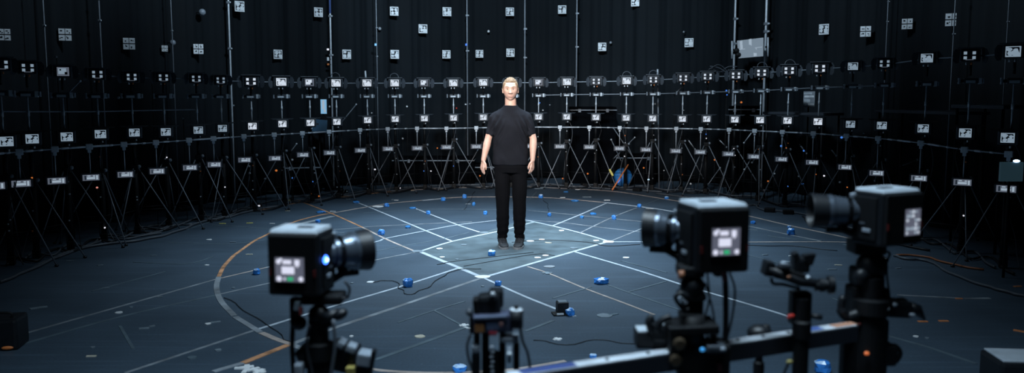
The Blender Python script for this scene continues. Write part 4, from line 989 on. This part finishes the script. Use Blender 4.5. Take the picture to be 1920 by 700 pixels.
# ================================================================ FOREGROUND CAMERAS
def Q(x, y, Y): return at(x, y, Y)
def fg_camera(label, xc, yc, Y, w, h, d, yaw, s, lens_len, lens_r, lens_ang, lens_z, screen, dot, dim=1.0, led=None, lens_back=.82):
    """s=+1 lens on the right side of the box, -1 on the left"""
    c = at(xc, yc, Y); t = thing('studio_camera', label, 'camera', c, yaw)
    mb = MB(); mb.box((0, d / 2, 0), (w, d, h), M_black, bevel=.010, seg=3)
    mb.box((0, -.004, 0), (w * .93, .012, h * .93), M_matte, bevel=.004); mb.build('housing', t)
    mb = MB(); mb.prism([(-w * .47, .004, h / 2 - .004), (w * .47, .004, h / 2 - .004), (w * .44, .012, h / 2 + .008), (-w * .44, .012, h / 2 + .008)], (0, d - .015, 0), M_top); mb.box((s * w * .12, d * .45, h / 2 + .010), (w * .3, d * .2, .004), M_dgrey, bevel=.003); mb.build('top_plate', t)
    # side details
    mb = MB(); mb.box((s * (w / 2 + .002), d * .55, 0), (.008, d * .75, h * .8), M_matte, bevel=.003); mb.box((s * (w / 2 + .006), d * .45, -h * .22), (.008, .03, .012), M_grey, bevel=.002); mb.box((s * (w / 2 + .006), d * .6, -h * .1), (.006, .02, .008), M_dgrey, bevel=.002); mb.build('side_panel', t)
    if led:
        mb = MB(); mb.lathe((s * (w / 2 + .004), d * .26, h * .06), (s * (w / 2 + 1), d * .26, h * .06), [(0, .013), (.004, .013), (.007, .010), (.008, .002)], E_blueled, 16); mb.ell((s * (w / 2 + .010), d * .24, h * .06), (.006, .006, .006), E_bluewh); mb.build('status_light', t, label='blue glowing light')
    # screen
    sx, sz, sw, sh_ = screen
    mb = MB(); mb.box((sx, -.0115, sz), (sw + .006, .004, sh_ + .006), M_matte); mb.box((sx, -.0135, sz), (sw, .002, sh_), E_fgg); u = sw; v = sh_
    def r_(a, b, c_, d_, m): mb.box((sx + a * u, -.0155, sz + b * v), (c_ * u, .002, d_ * v), m, bevel=.0008, seg=1)
    def e_(a, b, c_, m): mb.ell((sx + a * u, -.0145, sz + b * v), (c_ * u, .002, c_ * u), m)
    if dot:
        r_(-.08, .32, .3, .16, E_fgw); e_(-.38, .33, .08, E_fgw); e_(-.30, .42, .05, E_fgw); r_(.27, .30, .17, .24, E_fgw); r_(.28, .16, .05, .1, E_fgw)
        r_(-.05, -.02, .44, .30, E_fgw); e_(-.37, -.38, .09, E_fgw); e_(.39, -.38, .08, E_fgw); r_(.02, -.38, .2, .14, E_green); r_(-.17, -.38, .05, .12, E_fgw); r_(.24, -.37, .06, .12, E_fgg)
    else:
        rr = random.Random(4)
        for a in range(5):
            for b in range(6):
                if rr.random() < .75: r_(-.38 + a * .19, -.4 + b * .16, rr.uniform(.08, .17), rr.uniform(.06, .14), E_white if rr.random() < .45 else E_panel2)
    mb.build('screen', t)
    for sx_ in (-1, 1):
        mb = MB(); mb.box((sx_ * w * .43, -.0115, -h * .12), (.006, .003, .02), mat('dim_red_print', (.12, .01, .008), .5)); mb.build('red_mark', t)
    # lens
    ax = RZ(s * lens_ang) @ Vector((s, 0, 0)) if False else Vector((s * math.cos(lens_ang), math.sin(lens_ang), 0))
    o0 = Vector((s * (w / 2 - .025), d * lens_back, lens_z)); R_ = lens_r
    mb = MB(); mb.lathe(o0, o0 + ax, [(0, R_ * .55), (.026, R_ * .56), (.029, R_ * .68), (.040, R_ * .72), (.043, R_ * .66), (.050, R_ * .66), (.053, R_ * .76), (lens_len * .55, R_ * .86), (lens_len * .62, R_ * .93), (lens_len * .70, R_ * .93)], M_lens, 40); lb = mb.build('lens_barrel', t)
    mb = MB(); mb.lathe(o0 + ax * lens_len * .68, o0 + ax * 2, [(0, R_ * .84), (.004, R_ * .92), (lens_len * .30, R_ * 1.0), (lens_len * .33, R_ * 1.0), (lens_len * .33, R_ * .93), (lens_len * .18, R_ * .82)], M_black, 40); mb.build('lens_hood', lb)
    mb = MB(); mb.lathe(o0 + ax * lens_len * .80, o0 + ax * 2, [(0, R_ * .8), (.006, R_ * .6), (.009, R_ * .3), (.010, .001)], M_glass, 32); mb.build('front_glass', lb)
    mb = MB(); 
    for k in range(36):
        a = k * math.pi / 18; u_ = Vector((0, 0, 1)); w_ = ax.cross(u_); q = o0 + ax * (.046) + (u_ * math.cos(a) + w_ * math.sin(a)) * R_ * .765
        mb.box(q, (.004, .014, .004), M_matte, rot=Matrix((ax.cross(u_), ax, u_)).transposed())
    mb.build('focus_ring', lb)
    mb = MB(); p1 = o0 + ax * .06 + Vector((0, 0, -R_ * .8)); mb.tube([Vector((s * w * .3, d * .5, -h / 2 + .01)), p1 + Vector((0, 0, -.015)), p1 + ax * .05 + Vector((0, 0, -.018))], [.012, .011, .008], M_matte, 10); mb.box(p1 + Vector((0, 0, -.006)), (.03, .02, .02), M_matte, bevel=.004); mb.build('lens_support', t)
    mb = MB(); mb.lathe(o0 + Vector((0, 0, R_ * .72)) + ax * .03, o0 + Vector((0, 0, 1)) + ax * .03, [(0, .010), (.01, .012), (.016, .012), (.018, .006)], M_grey, 16); mb.build('knob', t)
    return t
fg_camera('large black camera at left with lit screen, blue light and lens pointing right', 550, 497, 2.4, .156, .185, .125, R(-8), 1, .140, .064, R(42), .014, (-.006, -.012, .086, .070), True, led=True)
fg_camera('large black camera right of centre, lens pointing left, above the black bar', 1356, 451, 2.33, .160, .188, .14, R(13), -1, .122, .058, R(37), .012, (.002, -.002, .084, .076), True)
fg_camera('dark camera at far right with speckled pale screen and lens pointing left', 1692, 411, 2.6, .172, .168, .12, R(26), -1, .160, .056, R(32), .016, (.030, -.010, .066, .082), False)

def Bx(mb, x0, y0, x1, y1, Y, d, m, bevel=.004, tilt=0, dy=0):
    """box whose front face spans the given image rectangle at distance Y"""
    a = Q(x0, y0, Y); b = Q(x1, y1, Y); c = (a + b) / 2; c.y += d / 2 + dy
    mb.box(c, (abs(b.x - a.x), d, abs(a.z - b.z)), m, rot=RY(tilt), bevel=bevel)
def Cy(mb, x0, y0, x1, y1, Y, r, m, n=16, Y1=None): mb.cyl(Q(x0, y0, Y), Q(x1, y1, Y1 or Y), r, m, n)
def Tb(mb, pts, Y, r, m, n=8): mb.tube(smooth_path([Q(x, y, Y + (p[0] if p else 0)) for x, y, *p in pts], 5), r, m, n)
def floor_stand(name, label, x, ytop, Y, r_px, cat='stand', zlow=None):
    top = Q(x, ytop, Y); t = thing(name, label, cat, (top.x, top.y, 0)); r = r_px / F * Y
    if zlow is not None:
        mb = MB(); mb.cyl((0, 0, zlow), (0, 0, top.z), r, M_matte, 24); mb.build('column', t); return t
    mb = MB(); mb.lathe((0, 0, .3), (0, 0, 2), [(0, r), (top.z - .3 - .12, r), (top.z - .3 - .115, r * 1.18), (top.z - .3 - .07, r * 1.18), (top.z - .3 - .065, r * .8), (top.z - .3, r * .8)], M_matte, 24); mb.build('column', t)
    for k in range(3):
        a = R(90 + 120 * k); mb = MB(); mb.tube([(0, 0, .40), (.42 * math.cos(a), .42 * math.sin(a), .015)], .014, M_matte, 10); mb.ell((.42 * math.cos(a), .42 * math.sin(a), .018), (.025, .025, .018), M_rubber); mb.build('leg', t)
    mb = MB(); mb.box((0, 0, .42), (.09, .09, .1), M_matte, bevel=.012); mb.build('leg_hub', t)
    return t
# --- left camera stand with its clutter of clamps
Y = 2.45
t = floor_stand('camera_support', 'black support column with clamps beneath the left foreground camera', 597, 600, Y, 24)
mb = MB(); Bx(mb, 562, 556, 640, 574, Y - .02, .09, M_matte, .008); mb.ell(Q(598, 590, Y), (.032, .032, .03), M_black); Bx(mb, 577, 596, 622, 616, Y - .02, .06, M_matte, .008); mb.build('pan_head', t, world=True)
mb = MB(); Cy(mb, 602, 600, 636, 588, Y - .02, .017, M_black); mb.ell(Q(638, 590, Y - .03), (.024, .02, .016), M_black, rot=RY(-.5)); mb.build('locking_knob', t, world=True)
mb = MB(); Bx(mb, 541, 560, 562, 612, Y - .03, .035, M_black, .008); mb.ell(Q(560, 606, Y - .02), (.024, .02, .022), M_black); Tb(mb, [(549, 610), (548, 655), (552, 720)], Y - .02, .0075, M_matte); mb.build('side_arm', t, world=True)
mb = MB(); Bx(mb, 551, 566, 561, 584, Y - .06, .03, M_dotg, .003, .2); Bx(mb, 560, 578, 566, 592, Y - .06, .02, mat('dim_red_tip', (.25, .05, .05), .5), .002); mb.build('cable_plug', t, world=True, label='pale and red cable plugs')
mb = MB(); Bx(mb, 556, 655, 590, 692, Y - .02, .10, M_black, .008, -.4); Bx(mb, 612, 655, 665, 700, Y - .02, .10, M_black, .010, .25); mb.build('clamp_block', t, world=True)
mb = MB(); Bx(mb, 630, 642, 645, 656, Y - .04, .05, M_grey, .006, .5); Bx(mb, 648, 650, 666, 664, Y - .03, .05, M_grey, .006, .3); mb.build('clamp_plate', t, world=True, label='pale grey clamp plates')
mb = MB(); Bx(mb, 668, 665, 694, 690, Y - .04, .06, M_grey, .006, .15); Bx(mb, 690, 658, 700, 720, Y - .03, .03, M_black, .004, .2); Bx(mb, 650, 690, 690, 720, Y - .03, .06, M_black, .004); mb.build('side_block', t, world=True, label='light grey topped block at the right of the column')
mb = MB(); Bx(mb, 550, 685, 566, 712, Y - .06, .04, M_grey, .006); mb.build('lower_fitting', t, world=True)
mb = MB(); Bx(mb, 648, 691, 664, 716, Y - .05, .03, mat('ochre_sticker', (.3, .25, .07), .5), .002); mb.build('lower_fitting', t, world=True)
mb = MB(); Tb(mb, [(640, 560), (652, 558), (655, 540), (646, 528)], Y - .02, .004, M_rubber); Tb(mb, [(580, 610), (575, 650), (590, 720)], Y - .05, .004, M_rubber); Tb(mb, [(625, 600), (628, 650), (618, 720)], Y - .05, .005, M_cabg); mb.build('cable', t, world=True)
# --- small centre mount
Y = 2.3
t = floor_stand('small_camera_mount', 'small black camera mount with orange and grey label at bottom centre', 925, 660, Y, 16)
mb = MB(); Bx(mb, 896, 556, 938, 596, Y, .07, M_black, .012, -.12); Bx(mb, 916, 546, 944, 580, Y + .02, .06, M_black, .010); Bx(mb, 887, 562, 900, 598, Y, .05, M_matte, .006, -.1); mb.build('camera_head', t, world=True)
mb = MB(); mb.ell(Q(924, 552, Y - .01), (.0065, .005, .006), M_pale); mb.cyl(Q(924, 555, Y), Q(924, 562, Y), .010, M_black, 12); mb.build('top_button', t, world=True, label='pale round button')
mb = MB(); Bx(mb, 886, 592, 962, 626, Y - .02, .06, mat('slate_violet_plate', (.05, .06, .10), .4), .006, -.04)
Bx(mb, 890, 609, 908, 624, Y - .024, .01, mat('orange_label', (.38, .17, .06), .5), .001, -.04); Bx(mb, 912, 604, 944, 620, Y - .024, .01, mat('slate_blue_label', (.09, .13, .22), .4), .001, -.04); Bx(mb, 936, 606, 943, 614, Y - .028, .008, mat('dull_rose_label', (.2, .1, .09), .5), .001)
Bx(mb, 888, 594, 950, 600, Y - .026, .02, mat('pale_slate_band', (.12, .15, .22), .4), .002, -.05); mb.build('battery_plate', t, world=True, label='slate plate with orange and blue labels')
mb = MB(); Bx(mb, 917, 624, 932, 630, Y - .03, .01, mat('dark_red_label', (.2, .015, .03), .5), .001); mb.build('red_tab', t, world=True)
mb = MB(); Cy(mb, 968, 614, 968, 584, Y - .01, .019, M_black, 24); Cy(mb, 968, 583.5, 968, 580, Y - .01, .017, M_pale, 24); Cy(mb, 968, 580, 968, 574, Y - .01, .007, M_matte, 12); mb.build('side_knob', t, world=True, label='black side knob with pale top')
mb = MB(); Bx(mb, 880, 596, 890, 628, Y - .01, .05, M_matte, .006); mb.ell(Q(880, 585, Y), (.010, .02, .012), M_dgrey); mb.build('side_grip', t, world=True)
for x0, x1, m in ((903, 917, M_matte), (936, 948, M_matte), (962, 974, M_matte), (888, 900, M_black)):
    mb = MB(); Bx(mb, x0, 626 if x0 < 960 else 645, x1, 720, Y + .01, .03, m, .004); mb.build('vertical_rod', t, world=True)
mb = MB()
for k in range(7): mb.ell(Q(922 + (k % 2), 652 + 9 * k, Y - .04), (.0055, .004, .0045), M_grey)
mb.tube([Q(922, 648, Y - .036), Q(923, 712, Y - .036)], .003, M_matte, 6); mb.build('chain', t, world=True, label='row of dull metal links')
mb = MB(); Bx(mb, 938, 634, 972, 644, Y - .02, .05, M_grey, .004); mb.ell(Q(955, 665, Y - .03), (.007, .006, .007), M_pale); Cy(mb, 955, 650, 955, 680, Y - .02, .006, M_grey, 10); mb.build('clamp', t, world=True, label='grey clamp with round screw')
mb = MB(); Bx(mb, 884, 650, 900, 664, Y - .02, .04, M_grey, .005); Bx(mb, 884, 664, 900, 712, Y - .02, .04, M_black, .005); mb.build('grip_block', t, world=True)
mb = MB(); Tb(mb, [(882, 628), (876, 648), (878, 670), (884, 690), (892, 712)], Y, .004, M_cabg); mb.build('cable', t, world=True)
mb = MB(); Tb(mb, [(975, 612), (980, 640), (990, 665), (996, 712)], Y, .004, M_rubber); mb.build('cable', t, world=True)
# --- the bar
t = thing('mounting_bar', 'long black square bar crossing the lower right foreground', 'bar', (.3, 2.2, 0))
A = Vector((Q(950, 702, 2.10).x, 2.10, 0)); B = Vector((Q(1600, 600, 2.59).x, 2.59, 0)); zb = .895
dirv = (B - A).normalized(); ang = math.atan2(dirv.y, dirv.x); cc = (A + B) / 2; cc.z = zb - .026
mb = MB(); mb.box(cc, ((B - A).length, .048, .052), mat('bar_painted_metal', (.035, .042, .055), .4, .2), rot=RZ(ang), bevel=.004); mb.build('beam', t, world=True)
mb = MB(); c3 = cc.copy(); c3.z = zb + .0004; mb.box(c3, ((B - A).length - .01, .040, .001), mat('painted_top_highlight', (.55, .6, .66), .4, .1, var=.3, scale=12), rot=RZ(ang)); mb.build('lit_top_face', t, world=True, label='pale top face of the bar, painted as lit from above')  # pale strip paints the overhead highlight onto the black bar
for f, l, m in ((.10, .16, mat('bar_blue_film', (.03, .06, .22), .4)), (.455, .035, mat('bar_rust_tape', (.4, .2, .13), .5)), (.86, .07, mat('bar_blue_tape', (.05, .10, .3), .4)), (.965, .09, mat('bar_rust_tape', (.4, .2, .13), .5))):
    c = A.lerp(B, f); c.z = zb + .0014; mb = MB(); mb.box(c, (l, .03, .002), m, rot=RZ(ang)); mb.build('tape_patch', t, world=True, label='coloured tape patch on top of the bar')
for f in (.25, .36, .62, .70, .78):
    c = A.lerp(B, f); c.z = zb + .0012; mb = MB(); mb.lathe(c, c + Vector((0, 0, 1)), [(0, .006), (.003, .006), (.004, .003)], M_dgrey, 12); mb.build('bolt', t, world=True)
for f in (.02, .985):
    c = A.lerp(B, f); mb = MB(); mb.box((c.x, c.y, (zb - .052) / 2), (.04, .04, zb - .055), M_matte, bevel=.004); mb.box((c.x, c.y, .01), (.3, .3, .02), M_matte, bevel=.006); mb.build('upright', t, world=True)
# --- centre-right camera stand
Y = 2.32
t = floor_stand('camera_support', 'black support column with clamp and lever under the right of centre camera', 1298, 590, Y, 24, zlow=.905)
mb = MB(); Bx(mb, 1276, 503, 1322, 522, Y, .08, M_matte, .006); mb.ell(Q(1298, 538, Y + .03), (.036, .034, .036), M_black); Bx(mb, 1283, 530, 1320, 608, Y + .01, .05, M_matte, .010); Bx(mb, 1276, 552, 1326, 566, Y, .07, M_black, .008); Bx(mb, 1279, 592, 1322, 606, Y, .07, M_black, .006); mb.build('pan_head', t, world=True)
mb = MB(); Cy(mb, 1272, 516, 1282, 516, Y, .013, mat('rust_knob', (.25, .1, .05), .5)); mb.build('small_knob', t, world=True, label='rust coloured knob')
mb = MB(); Tb(mb, [(1270, 553), (1266, 558), (1272, 570), (1284, 582), (1292, 580)], Y - .02, .006, M_black); Tb(mb, [(1268, 554), (1278, 550), (1290, 556)], Y - .02, .006, M_black); Bx(mb, 1272, 562, 1290, 567, Y - .035, .01, M_grey, .001, .75); mb.build('wing_lever', t, world=True)
mb = MB(); Bx(mb, 1256, 614, 1350, 630, Y - .05, .12, M_matte, .005, -.05); Bx(mb, 1257, 622, 1274, 690, Y - .05, .11, M_matte, .010); Bx(mb, 1274, 650, 1370, 712, Y - .04, .10, M_matte, .010); mb.build('clamp_body', t, world=True)
mb = MB(); 
for x, y in ((1274, 645), (1267, 676)): mb.lathe(Q(x, y, Y - .055), Q(x, y, Y - .055) + Vector((0, -1, 0)), [(0, .018), (.005, .018), (.008, .012), (.010, .012)], mat('brass_bolt', (.10, .075, .05), .4, .4), 20)
mb.build('clamp_bolt', t, world=True, label='dull brown bolts')
mb = MB(); Bx(mb, 1194, 624, 1226, 656, Y, .07, M_black, .006); Bx(mb, 1196, 621, 1222, 632, Y + .005, .06, M_top, .003); Bx(mb, 1216, 610, 1256, 650, Y + .02, .06, M_black, .012, .15); Bx(mb, 1238, 605, 1268, 625, Y + .03, .05, M_top, .008, -.3); Bx(mb, 1224, 640, 1262, 660, Y + .01, .06, M_black, .006); mb.build('side_clamp', t, world=True)
mb = MB(); Tb(mb, [(1222, 625), (1216, 606), (1218, 598)], Y, .010, M_black); Tb(mb, [(1228, 622), (1240, 602), (1258, 594)], Y, .010, M_black); mb.ell(Q(1220, 600, Y), (.011, .011, .016), M_black); mb.build('fork_handle', t, world=True)
mb = MB(); Tb(mb, [(1356, 505), (1360, 530), (1361, 600), (1359, 648)], Y + .03, .0085, M_rubber); mb.build('cable', t, world=True)
mb = MB(); Tb(mb, [(1354, 504), (1357, 515), (1359, 527)], Y + .018, .0075, mat('dim_red_white_plug', (.35, .12, .13), .4)); mb.ell(Q(1346, 512, Y + .03), (.016, .014, .012), M_black); mb.build('cable_plug', t, world=True, label='red and white cable plug')
mb = MB(); Tb(mb, [(1326, 510), (1330, 560), (1322, 600), (1330, 650)], Y + .04, .003, M_rubber); Tb(mb, [(1368, 512), (1378, 545), (1372, 600), (1362, 640)], Y + .05, .0035, M_cabg); Tb(mb, [(1322, 530), (1336, 580), (1345, 640)], Y + .05, .003, M_cabg); mb.build('thin_cable', t, world=True)
mb = MB(); mb.ell(Q(1317, 656, Y - .05), (.007, .005, .006), mat('cyan_led', (.05, .3, .6), .4, emit=(.05, .3, .7), es=.7)); mb.build('status_light', t, world=True, label='blue light')
mb = MB(); Bx(mb, 1326, 650, 1362, 664, Y - .06, .05, M_dgrey, .006); mb.ell(Q(1356, 656, Y - .07), (.008, .006, .007), M_grey); Bx(mb, 1335, 634, 1350, 650, Y - .02, .04, M_matte, .005); mb.build('lower_fitting', t, world=True)
mb = MB(); Bx(mb, 1346, 682, 1354, 698, Y - .05, .02, mat('dim_red_tip', (.25, .05, .05), .5), .002); mb.build('lower_fitting', t, world=True)
# --- round knob behind the bar
t = floor_stand('round_knob_mount', 'low black mount with round top just behind the bar', 1424, 640, 2.62, 9)
mb = MB(); mb.ell(Q(1424, 624, 2.62), (.040, .035, .026), M_black); mb.ell(Q(1436, 614, 2.62), (.014, .014, .010), M_matte); mb.build('round_top', t, world=True)
# --- cross-arm mount
Y = 2.42
t = floor_stand('cross_arm_mount', 'black post with tilted cross arm and round end knobs right of the middle camera', 1505, 560, Y, 15)
mb = MB(); mb.tube([Q(1440, 505, Y), Q(1500, 528, Y), Q(1556, 536, Y)], [.013, .015, .012], M_black, 14); Bx(mb, 1436, 492, 1452, 520, Y - .01, .05, M_black, .006, .2); Bx(mb, 1452, 508, 1512, 530, Y - .01, .035, M_matte, .006, .28); mb.build('cross_arm', t, world=True)
mb = MB(); mb.lathe(Q(1528, 536, Y), Q(1570, 534, Y), [(0, .016), (.012, .016), (.014, .020), (.026, .020), (.028, .015), (.036, .015), (.038, .026), (.052, .026), (.055, .020)], M_black, 24); mb.build('end_knob', t, world=True)
mb = MB(); Bx(mb, 1490, 484, 1520, 514, Y, .05, M_black, .010); Bx(mb, 1488, 474, 1500, 490, Y, .03, M_black, .005, -.3); mb.prism([Q(1508, 480, Y), Q(1531, 477, Y), Q(1524, 498, Y), Q(1512, 500, Y)], (0, .03, 0), M_black); mb.build('fork_top', t, world=True)
mb = MB(); mb.ell(Q(1515, 521, Y - .02), (.006, .005, .006), M_pale); mb.build('screw', t, world=True)
mb = MB(); mb.ell(Q(1479, 520, Y - .02), (.006, .004, .005), mat('rust_knob', (.25, .1, .05), .5)); mb.build('screw', t, world=True, label='rust coloured screw head')
mb = MB(); Bx(mb, 1466, 496, 1484, 506, Y - .02, .04, M_dgrey, .005); mb.ell(Q(1469, 494, Y), (.010, .01, .006), M_grey); Tb(mb, [(1446, 522), (1450, 532), (1470, 534), (1500, 542)], Y, .005, M_matte); mb.build('cable', t, world=True)
mb = MB(); Bx(mb, 1488, 550, 1522, 612, Y + .01, .05, M_matte, .006); mb.tube([Q(1488, 593, Y - .01), Q(1478, 594, Y - .02)], .006, M_red, 10); mb.tube([Q(1520, 592, Y - .01), Q(1542, 596, Y - .02)], .008, M_black, 10); mb.build('post_collar', t, world=True)
mb = MB(); mb.cyl(Q(1478, 678, Y), Q(1494, 676, Y), .008, M_black, 10); mb.ell(Q(1480, 679, Y - .01), (.010, .008, .007), mat('dull_yellow_cap', (.4, .35, .12), .5)); Tb(mb, [(1478, 682), (1470, 700), (1462, 720)], Y, .004, M_rubber); mb.build('side_screw', t, world=True, label='yellow capped side screw')
# --- far right camera stand
Y = 2.66
t = floor_stand('camera_support', 'thick black support column beneath the far right camera', 1634, 520, Y, 30)
mb = MB(); Bx(mb, 1606, 452, 1664, 480, Y, .09, M_matte, .010); mb.ell(Q(1634, 500, Y + .02), (.050, .046, .05), M_black); Bx(mb, 1608, 505, 1660, 540, Y - .01, .08, M_matte, .012); Bx(mb, 1602, 540, 1666, 600, Y - .01, .09, M_matte, .016); Bx(mb, 1600, 600, 1664, 720, Y - .02, .09, M_matte, .012); mb.build('pan_head', t, world=True)
mb = MB(); Cy(mb, 1630, 522, 1612, 518, Y - .01, .018, M_black); mb.ell(Q(1615, 519, Y - .02), (.024, .020, .026), M_black); mb.build('locking_knob', t, world=True)
mb = MB(); mb.tube(smooth_path([Q(1608, 590, Y - .02), Q(1588, 594, Y - .02), Q(1577, 578, Y - .02), Q(1581, 554, Y - .02)], 6), [.019] * 6 + [.017] * 6 + [.012] * 6 + [.003], M_black, 12); mb.build('crescent_lever', t, world=True)
mb = MB(); Bx(mb, 1655, 566, 1712, 598, Y - .03, .07, M_black, .012, .05); mb.tube([Q(1700, 578, Y), Q(1720, 582, Y), Q(1734, 600, Y)], [.024, .019, .004], M_black, 12); mb.ell(Q(1690, 566, Y), (.02, .02, .014), M_black); mb.build('side_clamp', t, world=True)
mb = MB(); mb.ell(Q(1663, 580, Y - .04), (.0085, .006, .0085), M_pale); mb.ell(Q(1678, 572, Y - .04), (.007, .006, .007), M_grey); mb.ell(Q(1710, 591, Y - .035), (.010, .005, .006), M_grey); mb.build('bolt_heads', t, world=True, label='pale bolt heads')
mb = MB(); Bx(mb, 1650, 650, 1684, 690, Y - .02, .08, M_black, .014); mb.tube(smooth_path([Q(1655, 660, Y), Q(1675, 648, Y), Q(1688, 662, Y), Q(1680, 680, Y)], 5), .008, M_black, 8); mb.build('lower_clamp', t, world=True)
mb = MB(); mb.ell(Q(1625, 663, Y - .055), (.008, .005, .006), mat('orange_red_led', (.5, .15, .05), .4, emit=(1, .22, .06), es=.45)); mb.build('status_light', t, world=True, label='orange light')
mb = MB(); Bx(mb, 1590, 692, 1602, 712, Y - .03, .03, mat('rust_knob', (.25, .1, .05), .5), .003); mb.ell(Q(1611, 608, Y - .03), (.006, .005, .006), mat('dim_red_tip', (.25, .05, .05), .5)); mb.ell(Q(1640, 622, Y - .03), (.012, .01, .012), M_black); mb.build('lower_fitting', t, world=True)
mb = MB(); Tb(mb, [(1655, 470), (1668, 476), (1662, 500), (1668, 560)], Y, .004, M_rubber); mb.build('cable', t, world=True)
# --- dark boxes cut by the frame
p = gp(12, 658); t = thing('dark_case', 'black box with a small orange light cut by the left edge', 'box', (p.x, p.y, 0), .2)
mb = MB(); mb.box((-.06, .1, .10), (.26, .22, .20), M_black, bevel=.02); mb.build('body', t); mb = MB(); mb.ell((.01, -.01, .02), (.035, .01, .012), M_orange); mb.build('orange_tag', t); mb = MB(); mb.tube(smooth_path([(-.1, .05, .19), (-.1, .05, .23), (.02, .05, .23), (.02, .05, .19)], 4), .008, M_matte, 8); mb.build('handle', t)
p = gp(1900, 760); t = thing('dark_case', 'black box with grey lid edge at the bottom right corner', 'box', (p.x, p.y, 0), -.1)
mb = MB(); mb.box((0.02, 0, .13), (.30, .25, .26), M_black, bevel=.02); mb.build('body', t); mb = MB(); mb.box((.02, 0, .265), (.27, .22, .012), M_top, bevel=.004); mb.build('lid', t)

# ================================================================ LIGHT, WORLD, CAMERA
def spot(name, loc, tgt, e, ang, blend, col, size=.5):
    l = bpy.data.lights.new(name, 'SPOT'); l.energy = e; l.spot_size = R(ang); l.spot_blend = blend; l.color = col; l.shadow_soft_size = size
    o = bpy.data.objects.new(name, l); C.objects.link(o); o.location = loc; d = Vector(tgt) - Vector(loc); o.rotation_euler = d.to_track_quat('-Z', 'Y').to_euler(); return o
def area(name, loc, tgt, e, sx, sy, col, spread=180):
    l = bpy.data.lights.new(name, 'AREA'); l.shape = 'RECTANGLE'; l.size = sx; l.size_y = sy; l.energy = e; l.color = col; l.spread = R(spread)
    o = bpy.data.objects.new(name, l); C.objects.link(o); o.location = loc; d = Vector(tgt) - Vector(loc); o.rotation_euler = d.to_track_quat('-Z', 'Y').to_euler(); return o
cool = (.66, .85, 1.0); neut = (.88, .95, 1.0)
area('overhead_stage_light', (0, 9.6, 5.6), (0, 9.6, 0), 205, 2.4, 2.4, cool, 78)
area('front_stage_light', (-.7, 3.6, 3.4), (0, 9.0, 1.5), 34, 1.4, 1.0, (1, .93, .88), 34)
area('near_overhead_light', (0, 2.2, 4.6), (0, 3.6, 0), 84, 2.2, 1.2, cool, 90)
for k, (x, y, tx, ty, tz, e) in enumerate([(-2, 9.5, -5.5, 10, 3.9, 380), (-1.2, 9, -4.2, 14.5, 2.9, 800), (0, 9, 0, 17, 3.0, 1800), (1.2, 9, 4.2, 14.5, 2.9, 850), (2, 9.5, 5.6, 10, 3.9, 380)]):
    spot('wall_wash_fill', (x, y, 5.5), (tx, ty, tz), e, 62, .8, cool, .25)  # unseen spots added to brighten the curtain markers
w = bpy.data.worlds.new('room'); bpy.context.scene.world = w; w.use_nodes = True
w.node_tree.nodes['Background'].inputs[0].default_value = (.3, .5, .8, 1); w.node_tree.nodes['Background'].inputs[1].default_value = .02
cd = bpy.data.cameras.new('camera'); cam = bpy.data.objects.new('camera', cd); C.objects.link(cam)
cam.location = (0, 0, CAMH); cam.rotation_euler = (R(90) - TH, 0, 0); cd.sensor_width = 36; cd.sensor_fit = 'HORIZONTAL'; cd.lens = F / 1920 * 36
cd.dof.use_dof = True; cd.dof.focus_distance = 9.0; cd.dof.aperture_fstop = 1.9; cd.clip_start = .05; cd.clip_end = 60
sc = bpy.context.scene; sc.camera = cam
sc.view_settings.view_transform = 'Standard'; sc.view_settings.look = 'None'; sc.view_settings.gamma = 1; sc.view_settings.use_curve_mapping = False; sc.view_settings.exposure = 0.0
for o in bpy.data.objects:
    if '_w' in o: del o['_w']
